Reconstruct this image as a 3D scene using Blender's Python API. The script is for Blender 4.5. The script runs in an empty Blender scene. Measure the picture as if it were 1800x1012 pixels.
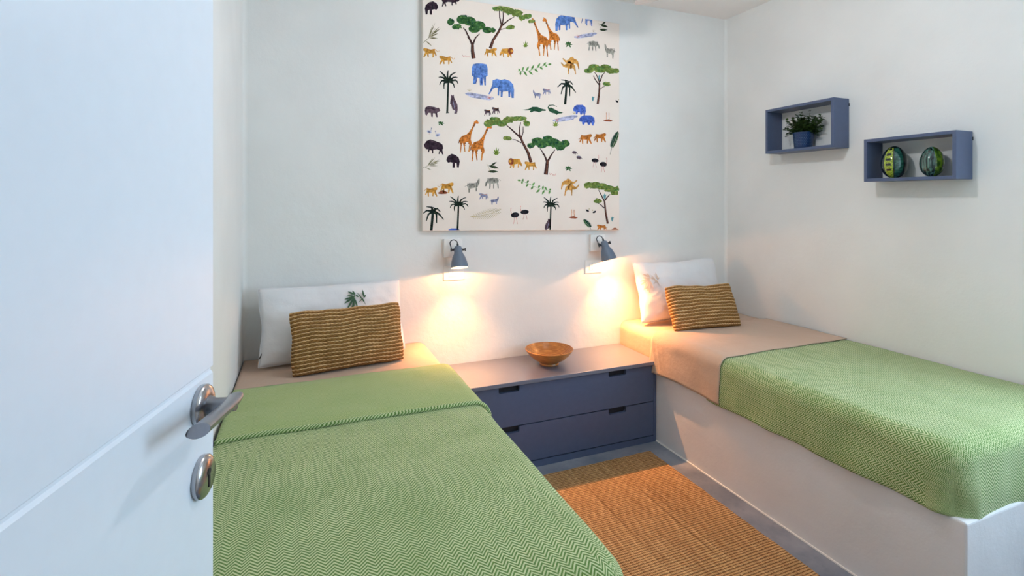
import bpy, bmesh, math, random
from mathutils import Vector, Matrix, noise, Euler
from mathutils.geometry import tessellate_polygon
PI = math.pi
random.seed(7)
scn = bpy.context.scene
C = scn.collection

# ---------------------------------------------------------------- camera, world, light, exposure
YAW = math.atan(370/902)
CAM_H = 1.4
cd = bpy.data.cameras.new('camera'); cam = bpy.data.objects.new('camera', cd); C.objects.link(cam)
cd.sensor_width = 36; cd.lens = 18.04; cd.shift_y = -156/1800; cd.clip_start = 0.02
cam.location = (0, 0, CAM_H); cam.rotation_euler = (PI/2, 0, -YAW)
scn.camera = cam
scn.view_settings.view_transform = 'Standard'; scn.view_settings.look = 'None'
scn.view_settings.gamma = 1; scn.view_settings.use_curve_mapping = False
scn.view_settings.exposure = -0.17
scn.cycles.max_bounces = 10; scn.cycles.diffuse_bounces = 6

SKY_STRENGTH = 15.5
CEIL_LAMP = 400.0
WALL_SPOT = 90.0
wd = bpy.data.worlds.new('world'); scn.world = wd; wd.use_nodes = True
bg = wd.node_tree.nodes['Background']; bg.inputs[0].default_value = (0.58, 0.79, 1.0, 1); bg.inputs[1].default_value = SKY_STRENGTH
# light portals in the window opening and the doorway (they emit nothing, they only guide sampling of the sky)
def portal(name, loc, sx, sy, rot):
    l = bpy.data.lights.new(name, 'AREA'); l.shape = 'RECTANGLE'; l.size = sx; l.size_y = sy
    l.cycles.is_portal = True
    o = bpy.data.objects.new(name, l); o.location = loc; o.rotation_euler = rot; C.objects.link(o); return o
WY0, WY1, WZ0, WZ1 = 0.12, 0.90, 0.80, 2.20     # window opening in the right wall, beside the photographer
portal('window_portal', (2.805+0.13, (WY0+WY1)/2, (WZ0+WZ1)/2), WZ1-WZ0, WY1-WY0, (0, PI/2, 0))
DX0, DX1, DZ = -0.285, 0.545, 2.1               # doorway

# ---------------------------------------------------------------- node helpers
def lin(r, g, b):
    f = lambda c: (c/255/12.92) if c/255 <= 0.04045 else ((c/255+0.055)/1.055)**2.4
    return (f(r), f(g), f(b), 1)
class NT:
    def __init__(s, name):
        s.m = bpy.data.materials.new(name); s.m.use_nodes = True; s.t = s.m.node_tree
        s.b = s.t.nodes['Principled BSDF']
    def n(s, typ, **kw):
        x = s.t.nodes.new(typ)
        for k, v in kw.items(): setattr(x, k, v)
        return x
    def l(s, a, b): s.t.links.new(a, b)
    def val(s, sock, v):
        if isinstance(v, (int, float)): sock.default_value = v
        elif isinstance(v, tuple): sock.default_value = v
        else: s.l(v, sock)
    def math(s, op, a, b=0.0, c=0.0):
        x = s.n('ShaderNodeMath', operation=op)
        s.val(x.inputs[0], a); s.val(x.inputs[1], b); s.val(x.inputs[2], c); return x.outputs[0]
    def mix(s, f, a, b, blend='MIX'):
        x = s.n('ShaderNodeMix', data_type='RGBA', blend_type=blend)
        s.val(x.inputs[0], f); s.val(x.inputs[6], a); s.val(x.inputs[7], b); return x.outputs[2]
    def coord(s, which='Object', scale=(1,1,1)):
        t = s.n('ShaderNodeTexCoord'); m = s.n('ShaderNodeMapping'); m.inputs['Scale'].default_value = scale
        s.l(t.outputs[which], m.inputs[0]); return m.outputs[0]
    def noise(s, vec, scale, detail=3, rough=0.5):
        x = s.n('ShaderNodeTexNoise'); s.l(vec, x.inputs['Vector']); x.inputs['Scale'].default_value = scale
        x.inputs['Detail'].default_value = detail; x.inputs['Roughness'].default_value = rough; return x.outputs[0]
    def ramp(s, fac, lo, hi, a=0.0, b=1.0):
        x = s.n('ShaderNodeMapRange'); s.val(x.inputs[0], fac)
        for i, v in enumerate((lo, hi, a, b)): x.inputs[i+1].default_value = v
        return x.outputs[0]
    def bump(s, h, strength, dist, prev=None):
        x = s.n('ShaderNodeBump'); x.inputs['Strength'].default_value = strength; x.inputs['Distance'].default_value = dist
        s.l(h, x.inputs['Height'])
        if prev is not None: s.l(prev, x.inputs['Normal'])
        s.l(x.outputs[0], s.b.inputs['Normal']); return x.outputs[0]
    def set(s, color=None, rough=0.5, metal=0.0, spec=None, sheen=None):
        if color is not None: s.val(s.b.inputs['Base Color'], color)
        s.b.inputs['Roughness'].default_value = rough; s.b.inputs['Metallic'].default_value = metal
        if spec is not None: s.b.inputs['Specular IOR Level'].default_value = spec
        if sheen: s.b.inputs['Sheen Weight'].default_value = sheen
        return s.m

def m_plaster(name, col, bs=1.0, var=0.04):
    t = NT(name); v = t.coord()
    n = t.noise(v, 2.2, 4); dark = tuple(c*(1-2*var) for c in col[:3])+(1,)
    c = t.mix(t.ramp(n, 0.3, 0.7), dark, col)
    b = t.bump(t.noise(v, 9, 4, 0.55), 0.35*bs, 0.012)
    t.bump(t.noise(v, 140, 3, 0.6), 0.30*bs, 0.0015, b)
    return t.set(c, 0.85, spec=0.25)
def m_paint(name, col, rough=0.45, var=0.03, bump=0.05, scale=40):
    t = NT(name); v = t.coord(); n = t.noise(v, scale, 3)
    c = t.mix(t.ramp(n, 0.3, 0.7), tuple(x*(1-2*var) for x in col[:3])+(1,), col)
    t.bump(t.noise(v, 300, 2), bump, 0.001)
    return t.set(c, rough)
def m_metal(name, col, rough):
    t = NT(name); v = t.coord(scale=(1,1,1)); n = t.noise(v, 90, 3)
    c = t.mix(t.ramp(n, 0.3, 0.7), tuple(x*0.9 for x in col[:3])+(1,), col)
    return t.set(c, rough, 1.0)
def m_cloth(name, col, weave=900, crease=0.5, rough=0.9):
    t = NT(name); v = t.coord()
    n = t.noise(v, 5, 4); c = t.mix(t.ramp(n, 0.3, 0.7), tuple(x*0.93 for x in col[:3])+(1,), col)
    b = t.bump(t.noise(v, 7, 5, 0.6), crease, 0.02)
    t.bump(t.noise(v, weave, 2), 0.35, 0.0008, b)
    return t.set(c, rough, sheen=0.15, spec=0.2)
def m_herring(name, dark, light, width=0.0160, period=0.0104, slope=1.1, contrast=1.0):
    t = NT(name); uv = t.n('ShaderNodeUVMap').outputs[0]
    sep = t.n('ShaderNodeSeparateXYZ'); t.l(uv, sep.inputs[0]); u, v = sep.outputs[0], sep.outputs[1]
    nz = t.n('ShaderNodeTexNoise'); t.l(uv, nz.inputs['Vector']); nz.inputs['Scale'].default_value = 3; nz.inputs['Detail'].default_value = 2
    wob = t.math('MULTIPLY', t.math('SUBTRACT', nz.outputs[0], 0.5), 0.05)
    u2 = t.math('ADD', u, wob)
    zig = t.math('MULTIPLY', t.math('PINGPONG', u2, width), slope)
    ph = t.math('DIVIDE', t.math('ADD', v, zig), period)
    tri = t.math('PINGPONG', ph, 0.5)                       # 0..0.5 triangle
    f = t.ramp(tri, 0.19, 0.31)
    fib = t.n('ShaderNodeTexNoise'); t.l(uv, fib.inputs['Vector']); fib.inputs['Scale'].default_value = 700; fib.inputs['Detail'].default_value = 2
    big = t.n('ShaderNodeTexNoise'); t.l(uv, big.inputs['Vector']); big.inputs['Scale'].default_value = 6; big.inputs['Detail'].default_value = 3
    f2 = t.math('MULTIPLY', t.math('ADD', t.math('MULTIPLY', f, contrast), t.ramp(fib.outputs[0], 0.3, 0.7, -0.18, 0.18)), t.ramp(big.outputs[0], 0.3, 0.7, 0.75, 1.1))
    # shade of long creases painted as dark lines along the length of the cloth
    cre = t.math('PINGPONG', t.math('ADD', u2, 0.003), 0.078)
    line = t.ramp(cre, 0.0, 0.0012, 0.35, 0.0)
    c = t.mix(f2, dark, light); c = t.mix(line, c, tuple(x*0.7 for x in dark[:3])+(1,))
    b = t.bump(t.noise(t.coord(), 8, 4, 0.6), 0.25, 0.02)
    t.bump(f2, 0.45, 0.0016, b)
    return t.set(c, 0.95, sheen=0.2, spec=0.15)
def m_emit(name, col, strength):
    t = NT(name); t.b.inputs['Emission Color'].default_value = col; t.b.inputs['Emission Strength'].default_value = strength
    return t.set(col, 0.5)

M = {}
M['wall'] = m_plaster('white_plaster', (0.79, 0.80, 0.785, 1))
M['ceil'] = m_plaster('ceiling_plaster', (0.90, 0.865, 0.84, 1), 0.5)
M['base'] = m_plaster('masonry_plaster', (0.74, 0.73, 0.74, 1), 0.8, 0.05)
M['edge_glint'] = m_plaster('plaster_edge_glint', (0.88, 0.86, 0.83, 1), 0.3)  # paler plaster, carries a painted highlight
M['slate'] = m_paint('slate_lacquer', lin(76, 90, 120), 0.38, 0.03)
M['slate_lit'] = m_paint('slate_lacquer_lit_top', lin(100, 107, 126), 0.35, 0.03)  # slate lacquer lightened, lamp light put into the colour
_b = M['slate_lit'].node_tree.nodes['Principled BSDF']; _b.inputs['Coat Weight'].default_value = 0.7; _b.inputs['Coat Roughness'].default_value = 0.32; _b.inputs['Coat IOR'].default_value = 1.7
M['slate_shaded'] = m_paint('recess_shade', lin(18, 22, 34), 0.7)  # near-black slate, recess shade put into the colour
M['door'] = m_paint('door_lacquer', (0.80, 0.86, 0.93, 1), 0.32, 0.01, 0.02)
M['white'] = m_paint('white_plastic', (0.82, 0.82, 0.80, 1), 0.35, 0.01, 0.02)
M['nickel'] = m_metal('satin_nickel', (0.46, 0.45, 0.46, 1), 0.2)
M['brushed'] = m_metal('brushed_nickel', (0.34, 0.34, 0.37, 1), 0.34)
M['black'] = m_paint('black_rubber', (0.012, 0.013, 0.018, 1), 0.5)
M['lampblue'] = m_paint('blue_grey_lamp_enamel', lin(98, 112, 130), 0.5, 0.02)
M['lampwhite'] = m_paint('reflector_white', (0.85, 0.83, 0.78, 1), 0.5)
M['sheet'] = m_cloth('tan_cotton', lin(196, 168, 146), 1200, 0.35)
M['pillow'] = m_cloth('white_cotton', (0.76, 0.765, 0.78, 1), 500, 0.35)
M['herring'] = m_herring('green_herringbone', lin(90, 126, 56), lin(202, 210, 160))
M['herring_back'] = m_herring('green_herringbone_reverse', lin(134, 160, 92), lin(184, 196, 142), contrast=0.7)
M['herring_hem'] = m_herring('green_herringbone_hem', lin(88, 124, 58), lin(196, 208, 160), width=0.010, period=0.012)
M['soil'] = m_paint('soil', (0.02, 0.013, 0.008, 1), 0.95)
M['pot'] = m_paint('blue_pot_glaze', lin(22, 52, 96), 0.3)
M['stem'] = m_paint('stem_green', lin(52, 70, 30), 0.7)
def m_leaf():
    t = NT('leaf_green'); v = t.coord(); n = t.noise(v, 60, 3)
    return t.set(t.mix(t.ramp(n, 0.35, 0.65), lin(14, 42, 18), lin(72, 104, 46)), 0.45)
M['leaf'] = m_leaf()
def m_floor():
    t = NT('polished_concrete'); v = t.coord()
    a = t.noise(v, 2.5, 6, 0.65); b = t.noise(v, 14, 5, 0.6)
    c = t.mix(t.ramp(a, 0.35, 0.65), lin(92, 102, 118), lin(140, 146, 156))
    c = t.mix(t.ramp(b, 0.55, 0.75, 0, 0.5), c, lin(84, 96, 112))
    t.bump(b, 0.08, 0.004); t.set(c, 0.42); t.l(t.ramp(a, 0.3, 0.7, 0.34, 0.52), t.b.inputs['Roughness']); return t.m
M['floor'] = m_floor()
def m_rug():
    t = NT('woven_jute'); uv = t.n('ShaderNodeUVMap').outputs[0]
    sep = t.n('ShaderNodeSeparateXYZ'); t.l(uv, sep.inputs[0]); u, v = sep.outputs[0], sep.outputs[1]
    def st(sx, sy, scale, det=3):
        m = t.n('ShaderNodeMapping'); m.inputs['Scale'].default_value = (sx, sy, 1); t.l(uv, m.inputs[0])
        x = t.n('ShaderNodeTexNoise'); t.l(m.outputs[0], x.inputs['Vector']); x.inputs['Scale'].default_value = scale; x.inputs['Detail'].default_value = det
        return x.outputs[0]
    warp = st(150, 14, 1.0, 4); long_ = st(36, 0.9, 1.0, 3); fine = st(130, 110, 1.0, 3); blotch = st(3, 3, 1.5)
    c = t.mix(t.ramp(warp, 0.35, 0.65), lin(188, 146, 96), lin(226, 186, 132))
    c = t.mix(t.ramp(long_, 0.35, 0.65, 0.45, 0), c, lin(150, 102, 62))
    c = t.mix(t.ramp(st(42, 0.8, 1.0, 1), 0.66, 0.72, 0, 0.5), c, lin(96, 56, 32))
    c = t.mix(t.ramp(blotch, 0.4, 0.7, 0, 0.3), c, lin(220, 176, 124))
    rowp = t.math('PINGPONG', t.math('ADD', v, t.math('MULTIPLY', warp, 0.008)), 0.0062)
    row = t.ramp(rowp, 0.0, 0.0036)
    colp = t.ramp(t.math('PINGPONG', t.math('ADD', u, t.math('MULTIPLY', blotch, 0.01)), 0.0036), 0, 0.0022)
    c = t.mix(t.ramp(row, 0, 0.85, 1.0, 0), c, lin(84, 50, 26))
    c = t.mix(t.ramp(colp, 0, 0.7, 0.35, 0), c, lin(92, 56, 30))
    c = t.mix(t.ramp(fine, 0.3, 0.5, 0.5, 0), c, lin(120, 78, 44))
    h = t.math('ADD', t.math('MULTIPLY', row, 0.8), t.math('ADD', t.math('MULTIPLY', colp, 0.4), t.math('MULTIPLY', fine, 0.4)))
    t.bump(h, 0.9, 0.004)
    return t.set(c, 0.9, spec=0.15)
M['rug'] = m_rug()
NROW = 17
def m_jute():
    t = NT('braided_jute'); uv = t.n('ShaderNodeUVMap').outputs[0]
    sep = t.n('ShaderNodeSeparateXYZ'); t.l(uv, sep.inputs[0]); u, v = sep.outputs[0], sep.outputs[1]   # u in metres, v in rows
    n = t.n('ShaderNodeTexNoise'); t.l(uv, n.inputs['Vector']); n.inputs['Scale'].default_value = 9; n.inputs['Detail'].default_value = 3
    vv = t.math('ADD', v, t.math('MULTIPLY', t.math('SUBTRACT', n.outputs[0], 0.5), 0.3))
    fr = t.math('FRACT', vv)
    cord = t.math('MULTIPLY', t.ramp(fr, 0.58, 0.66), t.ramp(fr, 0.86, 0.96, 1.0, 0.0))
    tw = t.math('PINGPONG', t.math('ADD', t.math('MULTIPLY', u, 60.0), t.math('MULTIPLY', fr, 2.2)), 0.5)
    light = t.mix(t.ramp(tw, 0.02, 0.2), lin(150, 108, 62), lin(234, 198, 148))
    tb = t.math('PINGPONG', t.math('ADD', t.math('MULTIPLY', u, 45.0), t.math('MULTIPLY', fr, -1.5)), 0.5)
    dark = t.mix(t.ramp(tb, 0.0, 0.3), lin(124, 86, 46), lin(158, 116, 66))
    f = t.n('ShaderNodeTexNoise'); m = t.n('ShaderNodeMapping'); m.inputs['Scale'].default_value = (90, 7, 1); t.l(uv, m.inputs[0]); t.l(m.outputs[0], f.inputs['Vector']); f.inputs['Scale'].default_value = 2
    c = t.mix(cord, dark, light)
    c = t.mix(t.ramp(f.outputs[0], 0.3, 0.55, 0.5, 0), c, lin(84, 54, 26))
    c = t.mix(t.ramp(fr, 0.0, 0.16, 0.85, 0.0), c, lin(52, 34, 18))
    h = t.math('ADD', t.math('MULTIPLY', t.math('MULTIPLY', cord, tw), 1.6), t.math('MULTIPLY', tb, 0.6))
    t.bump(t.math('ADD', h, t.math('MULTIPLY', f.outputs[0], 0.6)), 0.7, 0.004)
    return t.set(c, 0.9, spec=0.15)
M['jute'] = m_jute()
def m_wood():
    t = NT('bamboo_wood'); v = t.coord()
    w = t.n('ShaderNodeTexWave', wave_type='BANDS', bands_direction='Z'); t.l(v, w.inputs['Vector']); w.inputs['Scale'].default_value = 55; w.inputs['Distortion'].default_value = 1.5
    c = t.mix(w.outputs[1], lin(146, 88, 32), lin(196, 136, 64))
    c = t.mix(t.ramp(t.noise(v, 30, 4), 0.4, 0.7, 0, 0.5), c, lin(120, 66, 20))
    return t.set(c, 0.3)
M['wood'] = m_wood()
def m_canvas():
    t = NT('natural_linen'); v = t.coord()
    c = t.mix(t.ramp(t.noise(v, 3, 4), 0.3, 0.7), lin(232, 219, 208), lin(240, 230, 220))
    x = t.coord(scale=(1, 1, 8)); y = t.coord(scale=(8, 1, 1))
    h = t.math('ADD', t.noise(x, 220, 2), t.noise(y, 220, 2))
    c = t.mix(t.ramp(h, 0.75, 1.1, 0.12, 0), c, lin(196, 180, 166))
    t.bump(h, 0.4, 0.0008); return t.set(c, 0.9, spec=0.15)
M['canvas'] = m_canvas()
def m_print(name, col):
    t = NT('print_'+name); v = t.coord(); n = t.noise(v, 70, 4, 0.6)
    c = t.mix(t.ramp(n, 0.35, 0.65), tuple(x*0.55 for x in col[:3])+(1,), tuple(min(1, x*1.25+0.01) for x in col[:3])+(1,))
    return t.set(c, 0.9, spec=0.1)

# ---------------------------------------------------------------- mesh helpers
def link(name, me, mat, parent=None, smooth=False):
    o = bpy.data.objects.new(name, me); C.objects.link(o)
    if mat:
        for x in (mat if isinstance(mat, (list, tuple)) else [mat]): me.materials.append(x)
    if smooth: me.polygons.foreach_set('use_smooth', [True]*len(me.polygons))
    if parent is not None: o.parent = parent
    return o
def from_bm(name, bm, mat, parent=None, smooth=False, auto=False):
    bmesh.ops.recalc_face_normals(bm, faces=bm.faces)
    me = bpy.data.meshes.new(name); bm.to_mesh(me); bm.free()
    o = link(name, me, mat, parent, smooth or auto)
    if auto: sharpen(o)
    return o
def sharpen(o, ang=0.6):
    bm = bmesh.new(); bm.from_mesh(o.data)
    for e in bm.edges:
        if len(e.link_faces) == 2 and e.calc_face_angle(0) > ang: e.smooth = False
    bm.to_mesh(o.data); bm.free()
def tag(o, label=None, cat=None, group=None, kind=None):
    if label: o['label'] = label
    if cat: o['category'] = cat
    if group: o['group'] = group
    if kind: o['kind'] = kind
    return o
def empty(name, loc, rot=(0,0,0), **kw):
    o = bpy.data.objects.new(name, None); C.objects.link(o); o.location = loc; o.rotation_euler = rot
    o.empty_display_size = 0.05
    return tag(o, **kw)
def box_bm(bm, a, b, bev=0.0, seg=2):
    r = bmesh.ops.create_cube(bm, size=1.0); vs = r['verts']
    for v in vs:
        v.co = Vector([(a[i]+b[i])/2 + v.co[i]*(b[i]-a[i]) for i in range(3)])
    if bev:
        es = list({e for v in vs for e in v.link_edges})
        bmesh.ops.bevel(bm, geom=es, offset=bev, segments=seg, affect='EDGES', profile=0.5)
def box(name, a, b, mat, parent=None, bev=0.0, seg=2):
    bm = bmesh.new(); box_bm(bm, a, b, bev, seg); return from_bm(name, bm, mat, parent)
def lathe_bm(bm, prof, seg=48, mtx=None, close=False):
    rings = []
    for r, z in prof:
        rings.append([bm.verts.new((r*math.cos(2*PI*k/seg), r*math.sin(2*PI*k/seg), z)) for k in range(seg)] if r > 1e-6 else [bm.verts.new((0, 0, z))])
    for i in range(len(rings)-1):
        A, B = rings[i], rings[i+1]
        for k in range(seg):
            k2 = (k+1) % seg
            q = [A[k % len(A)], A[k2 % len(A)], B[k2 % len(B)], B[k % len(B)]]
            q2 = []
            for v in q:
                if v not in q2: q2.append(v)
            if len(q2) > 2: bm.faces.new(q2)
    if mtx is not None:
        for R in rings:
            for v in R: v.co = mtx @ v.co
def lathe(name, prof, mat, parent=None, seg=48, mtx=None, loc=None):
    bm = bmesh.new(); lathe_bm(bm, prof, seg, mtx); o = from_bm(name, bm, mat, parent, auto=True)
    if loc: o.location = loc
    return o
def tube_bm(bm, pts, rad, seg=10, cap=True, flat=1.0, up=None):
    pts = [Vector(p) for p in pts]; rs = rad if isinstance(rad, (list, tuple)) else [rad]*len(pts)
    prev = None; rings = []
    for i, p in enumerate(pts):
        d = (pts[min(i+1, len(pts)-1)] - pts[max(i-1, 0)]).normalized()
        if up is not None: n = (Vector(up) - d*Vector(up).dot(d)).normalized()
        elif prev is None:
            a = Vector((0, 0, 1)) if abs(d.z) < 0.9 else Vector((1, 0, 0)); n = (a - d*a.dot(d)).normalized()
        else: n = (prev - d*prev.dot(d)).normalized()
        prev = n; b = d.cross(n)
        rings.append([bm.verts.new(p + n*math.cos(2*PI*k/seg)*rs[i]*flat + b*math.sin(2*PI*k/seg)*rs[i]) for k in range(seg)])
    for i in range(len(rings)-1):
        for k in range(seg): bm.faces.new((rings[i][k], rings[i][(k+1) % seg], rings[i+1][(k+1) % seg], rings[i+1][k]))
    if cap: bm.faces.new(rings[0]); bm.faces.new(rings[-1])
def tube(name, pts, rad, mat, parent=None, seg=10, **kw):
    bm = bmesh.new(); tube_bm(bm, pts, rad, seg, **kw); return from_bm(name, bm, mat, parent, auto=True)
def grid_mesh(name, P, UV, mat, parent=None, smooth=True):
    ny, nx = len(P), len(P[0])
    vs = [tuple(p) for row in P for p in row]
    fs = [(j*nx+i, j*nx+i+1, (j+1)*nx+i+1, (j+1)*nx+i) for j in range(ny-1) for i in range(nx-1)]
    me = bpy.data.meshes.new(name); me.from_pydata(vs, [], fs)
    if UV:
        uvs = [c for row in UV for c in row]; lay = me.uv_layers.new(name='UVMap'); arr = []
        for f in fs:
            for k in f: arr += uvs[k]
        lay.data.foreach_set('uv', arr)
    return link(name, me, mat, parent, smooth)

# ---------------------------------------------------------------- the room
XL, XR, YB, YF, ZC = -0.265, 2.805, 2.812, 0.0, 2.682
def wall_with_hole(name, x0, x1, z0, z1, y0, y1, holes, mat):
    xs = sorted({x0, x1, *[h[0] for h in holes], *[h[1] for h in holes]}); zs = sorted({z0, z1, *[h[2] for h in holes], *[h[3] for h in holes]})
    bm = bmesh.new()
    for i in range(len(xs)-1):
        for k in range(len(zs)-1):
            cx, cz = (xs[i]+xs[i+1])/2, (zs[k]+zs[k+1])/2
            if any(h[0] < cx < h[1] and h[2] < cz < h[3] for h in holes): continue
            box_bm(bm, (xs[i], y0, zs[k]), (xs[i+1], y1, zs[k+1]))
    bmesh.ops.remove_doubles(bm, verts=bm.verts, dist=1e-5)
    return tag(from_bm(name, bm, mat), kind='structure')
tag(box('floor', (XL-1.2, -1.6, -0.1), (XR+0.2, YB+0.2, 0), M['floor']), kind='structure')
tag(box('ceiling', (XL-1.2, -1.6, ZC), (XR+0.2, YB+0.2, ZC+0.1), M['ceil']), kind='structure')
tag(box('wall_back', (XL-0.2, YB, 0), (XR+0.2, YB+0.2, ZC), M['wall'], bev=0), kind='structure')
tag(box('wall_left', (XL-0.2, 0.0, 0), (XL, YB, ZC), M['wall']), kind='structure')
tag(box('wall_unseen_hall', (XL-1.2, -1.6, 0), (XR+0.2, -1.45, ZC), M['wall']), kind='structure')  # unseen closed hall, added to keep light through the doorway low
tag(box('wall_unseen_hall_side', (XL-1.2, -1.45, 0), (XL-1.05, -0.2, ZC), M['wall']), kind='structure')
tag(box('wall_unseen_hall_end', (XR-0.4, -1.45, 0), (XR-0.2, -0.2, ZC), M['wall']), kind='structure')
bm = bmesh.new()
for a_, b_ in (((XR, 0.0, 0), (XR+0.2, WY0, ZC)), ((XR, WY1, 0), (XR+0.2, YB, ZC)), ((XR, WY0, 0), (XR+0.2, WY1, WZ0)), ((XR, WY0, WZ1), (XR+0.2, WY1, ZC))): box_bm(bm, a_, b_)
WALLR = bm
tag(from_bm('wall_right', WALLR, M['wall']), kind='structure')
wall_with_hole('wall_front', XL-1.2, XR+0.2, 0, ZC, -0.2, 0.0, [(DX0, DX1, 0, DZ)], M['wall'])
# soft plaster fillets where the walls meet
def fillet(name, p, sx, sy, r=0.03):
    bm = bmesh.new(); arc = [(r - r*math.sin(a), r - r*math.cos(a)) for a in [PI/2*k/6 for k in range(7)]]
    pts = [(0, 0)] + [(q[0], q[1]) for q in arc]
    lo = [bm.verts.new((p[0]+sx*a, p[1]+sy*b, 0.0)) for a, b in pts]; hi = [bm.verts.new((p[0]+sx*a, p[1]+sy*b, ZC)) for a, b in pts]
    for i in range(len(pts)): j = (i+1) % len(pts); bm.faces.new((lo[i], lo[j], hi[j], hi[i]))
    return tag(from_bm(name, bm, M['wall'], auto=True), kind='structure')
fillet('trim_1', (XL, YB), 1, -1, 0.02)
fillet('trim_2', (XR, YB), -1, -1, 0.02)
# window frame in the right wall (outside the picture, beside the photographer)
wf = empty('window_1', (XR+0.1, (WY0+WY1)/2, WZ0), kind='structure')
def wbox(n, a, b):
    o = box(n, a, b, M['white'], bev=0.004); o.parent = wf; o.matrix_parent_inverse = Matrix.Translation(-Vector(wf.location)); return o
fw_ = 0.04; xa, xb = XR+0.06, XR+0.11
wbox('window_frame', (xa, WY0, WZ0), (xb, WY0+fw_, WZ1)); wbox('window_frame', (xa, WY1-fw_, WZ0), (xb, WY1, WZ1))
wbox('window_frame', (xa, WY0+fw_, WZ0), (xb, WY1-fw_, WZ0+fw_)); wbox('window_frame', (xa, WY0+fw_, WZ1-fw_), (xb, WY1-fw_, WZ1))
wbox('window_sill', (XR-0.02, WY0, WZ0-0.03), (XR+0.06, WY1, WZ0))

# ---------------------------------------------------------------- door leaf, hinged at the front wall, standing open
dvec = Vector((0.2497, 0.9683, 0)); ndoor = Vector((0.9683, -0.2497, 0))     # along the leaf, out of its face
edge = Vector((-0.1085, 0.779, 0)); LEAF = 0.80
ang = math.atan2(dvec.y, dvec.x)
# local frame: +X along the leaf towards the free edge, -Y out of the face seen from the room
door = empty('door_1', edge - dvec*LEAF, (0, 0, ang), kind='structure')
GZ, GW, GD = 1.176, 0.0045, 0.003
bm = bmesh.new()
prof = [(0, 0.006), (0, GZ-GW), (GD, GZ-0.0015), (GD, GZ+0.0015), (0, GZ+GW), (0, 2.09), (0.04, 2.09), (0.04, 0.006)]
A = [bm.verts.new((0, y, z)) for y, z in prof]; B = [bm.verts.new((LEAF, y, z)) for y, z in prof]
for i in range(len(prof)):
    j = (i+1) % len(prof); bm.faces.new((A[i], A[j], B[j], B[i]))
bm.faces.new(A); bm.faces.new(B)
from_bm('door_leaf', bm, M['door'], door)
HX, HZ, KZ = LEAF-0.036, 1.141, 1.052
hd = empty('door_handle', (HX, 0, HZ)); hd.parent = door
tag(hd, label='satin nickel lever handle on a round rose')
RX = Matrix.Rotation(PI/2, 4, 'X')      # lathe axis z -> -y
rose = [(0, 0), (0.0255, 0), (0.026, 0.002), (0.026, 0.0055), (0.0245, 0.0075), (0.0225, 0.0085), (0.017, 0.0105), (0.0125, 0.0105), (0, 0.0105)]
lathe('rose', rose, M['nickel'], hd, 56, RX)
lathe('neck', [(0, 0.009), (0.0125, 0.009), (0.0105, 0.014), (0.0088, 0.018), (0.0088, 0.042), (0, 0.042)], M['brushed'], hd, 32, RX)
# lever: a flattened bar that starts outside the neck and sweeps back along the door
bm = bmesh.new()
lp = []; NL = 26
for i in range(NL):
    s = i/(NL-1)
    x = 0.018 - 0.122*s
    y = -0.043 + 0.004*math.sin(PI*s) + (0.010*(1-s)**6)
    z = 0.004 - 0.004*s + 0.012*s*s
    lp.append((x, y, z))
rings = []
for i, p in enumerate(lp):
    s = i/(NL-1); hgt = 0.0140 + 0.000*s; wid = 0.0125 + 0.0025*s**1.3
    k0 = min(1.0, 0.35 + s*9)
    tilt = 0.25
    ring = []
    for k in range(20):
        a = 2*PI*k/20; cy = wid*k0*math.cos(a); cz = hgt*0.62*k0*math.sin(a)
        ring.append(bm.verts.new((p[0] + (0.010*math.cos(a) if i == NL-1 else 0)*0.6, p[1] + cy*math.cos(tilt) - cz*math.sin(tilt), p[2] + cy*math.sin(tilt)*-1 + cz*math.cos(tilt))))
    rings.append(ring)
for i in range(NL-1):
    for k in range(20): bm.faces.new((rings[i][k], rings[i][(k+1) % 20], rings[i+1][(k+1) % 20], rings[i+1][k]))
bm.faces.new(rings[0]); bm.faces.new(rings[-1])
from_bm('lever', bm, M['brushed'], hd, auto=True)
kh = empty('keyhole_plate', (HX, 0, KZ)); kh.parent = door
lathe('rose', [(0, 0), (0.0255, 0), (0.026, 0.002), (0.026, 0.0055), (0.0245, 0.0075), (0.0225, 0.0085), (0.019, 0.0105), (0, 0.0105)], M['nickel'], kh, 56, RX)
bm = bmesh.new(); lathe_bm(bm, [(0, 0.0102), (0.0042, 0.0102), (0.0042, 0.0112), (0, 0.0112)], 20, RX @ Matrix.Translation((0, 0.006, 0)))
box_bm(bm, (-0.0022, -0.0111, -0.013), (0.0022, -0.0102, 0.006)); from_bm('keyhole', bm, M['black'], kh)

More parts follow.
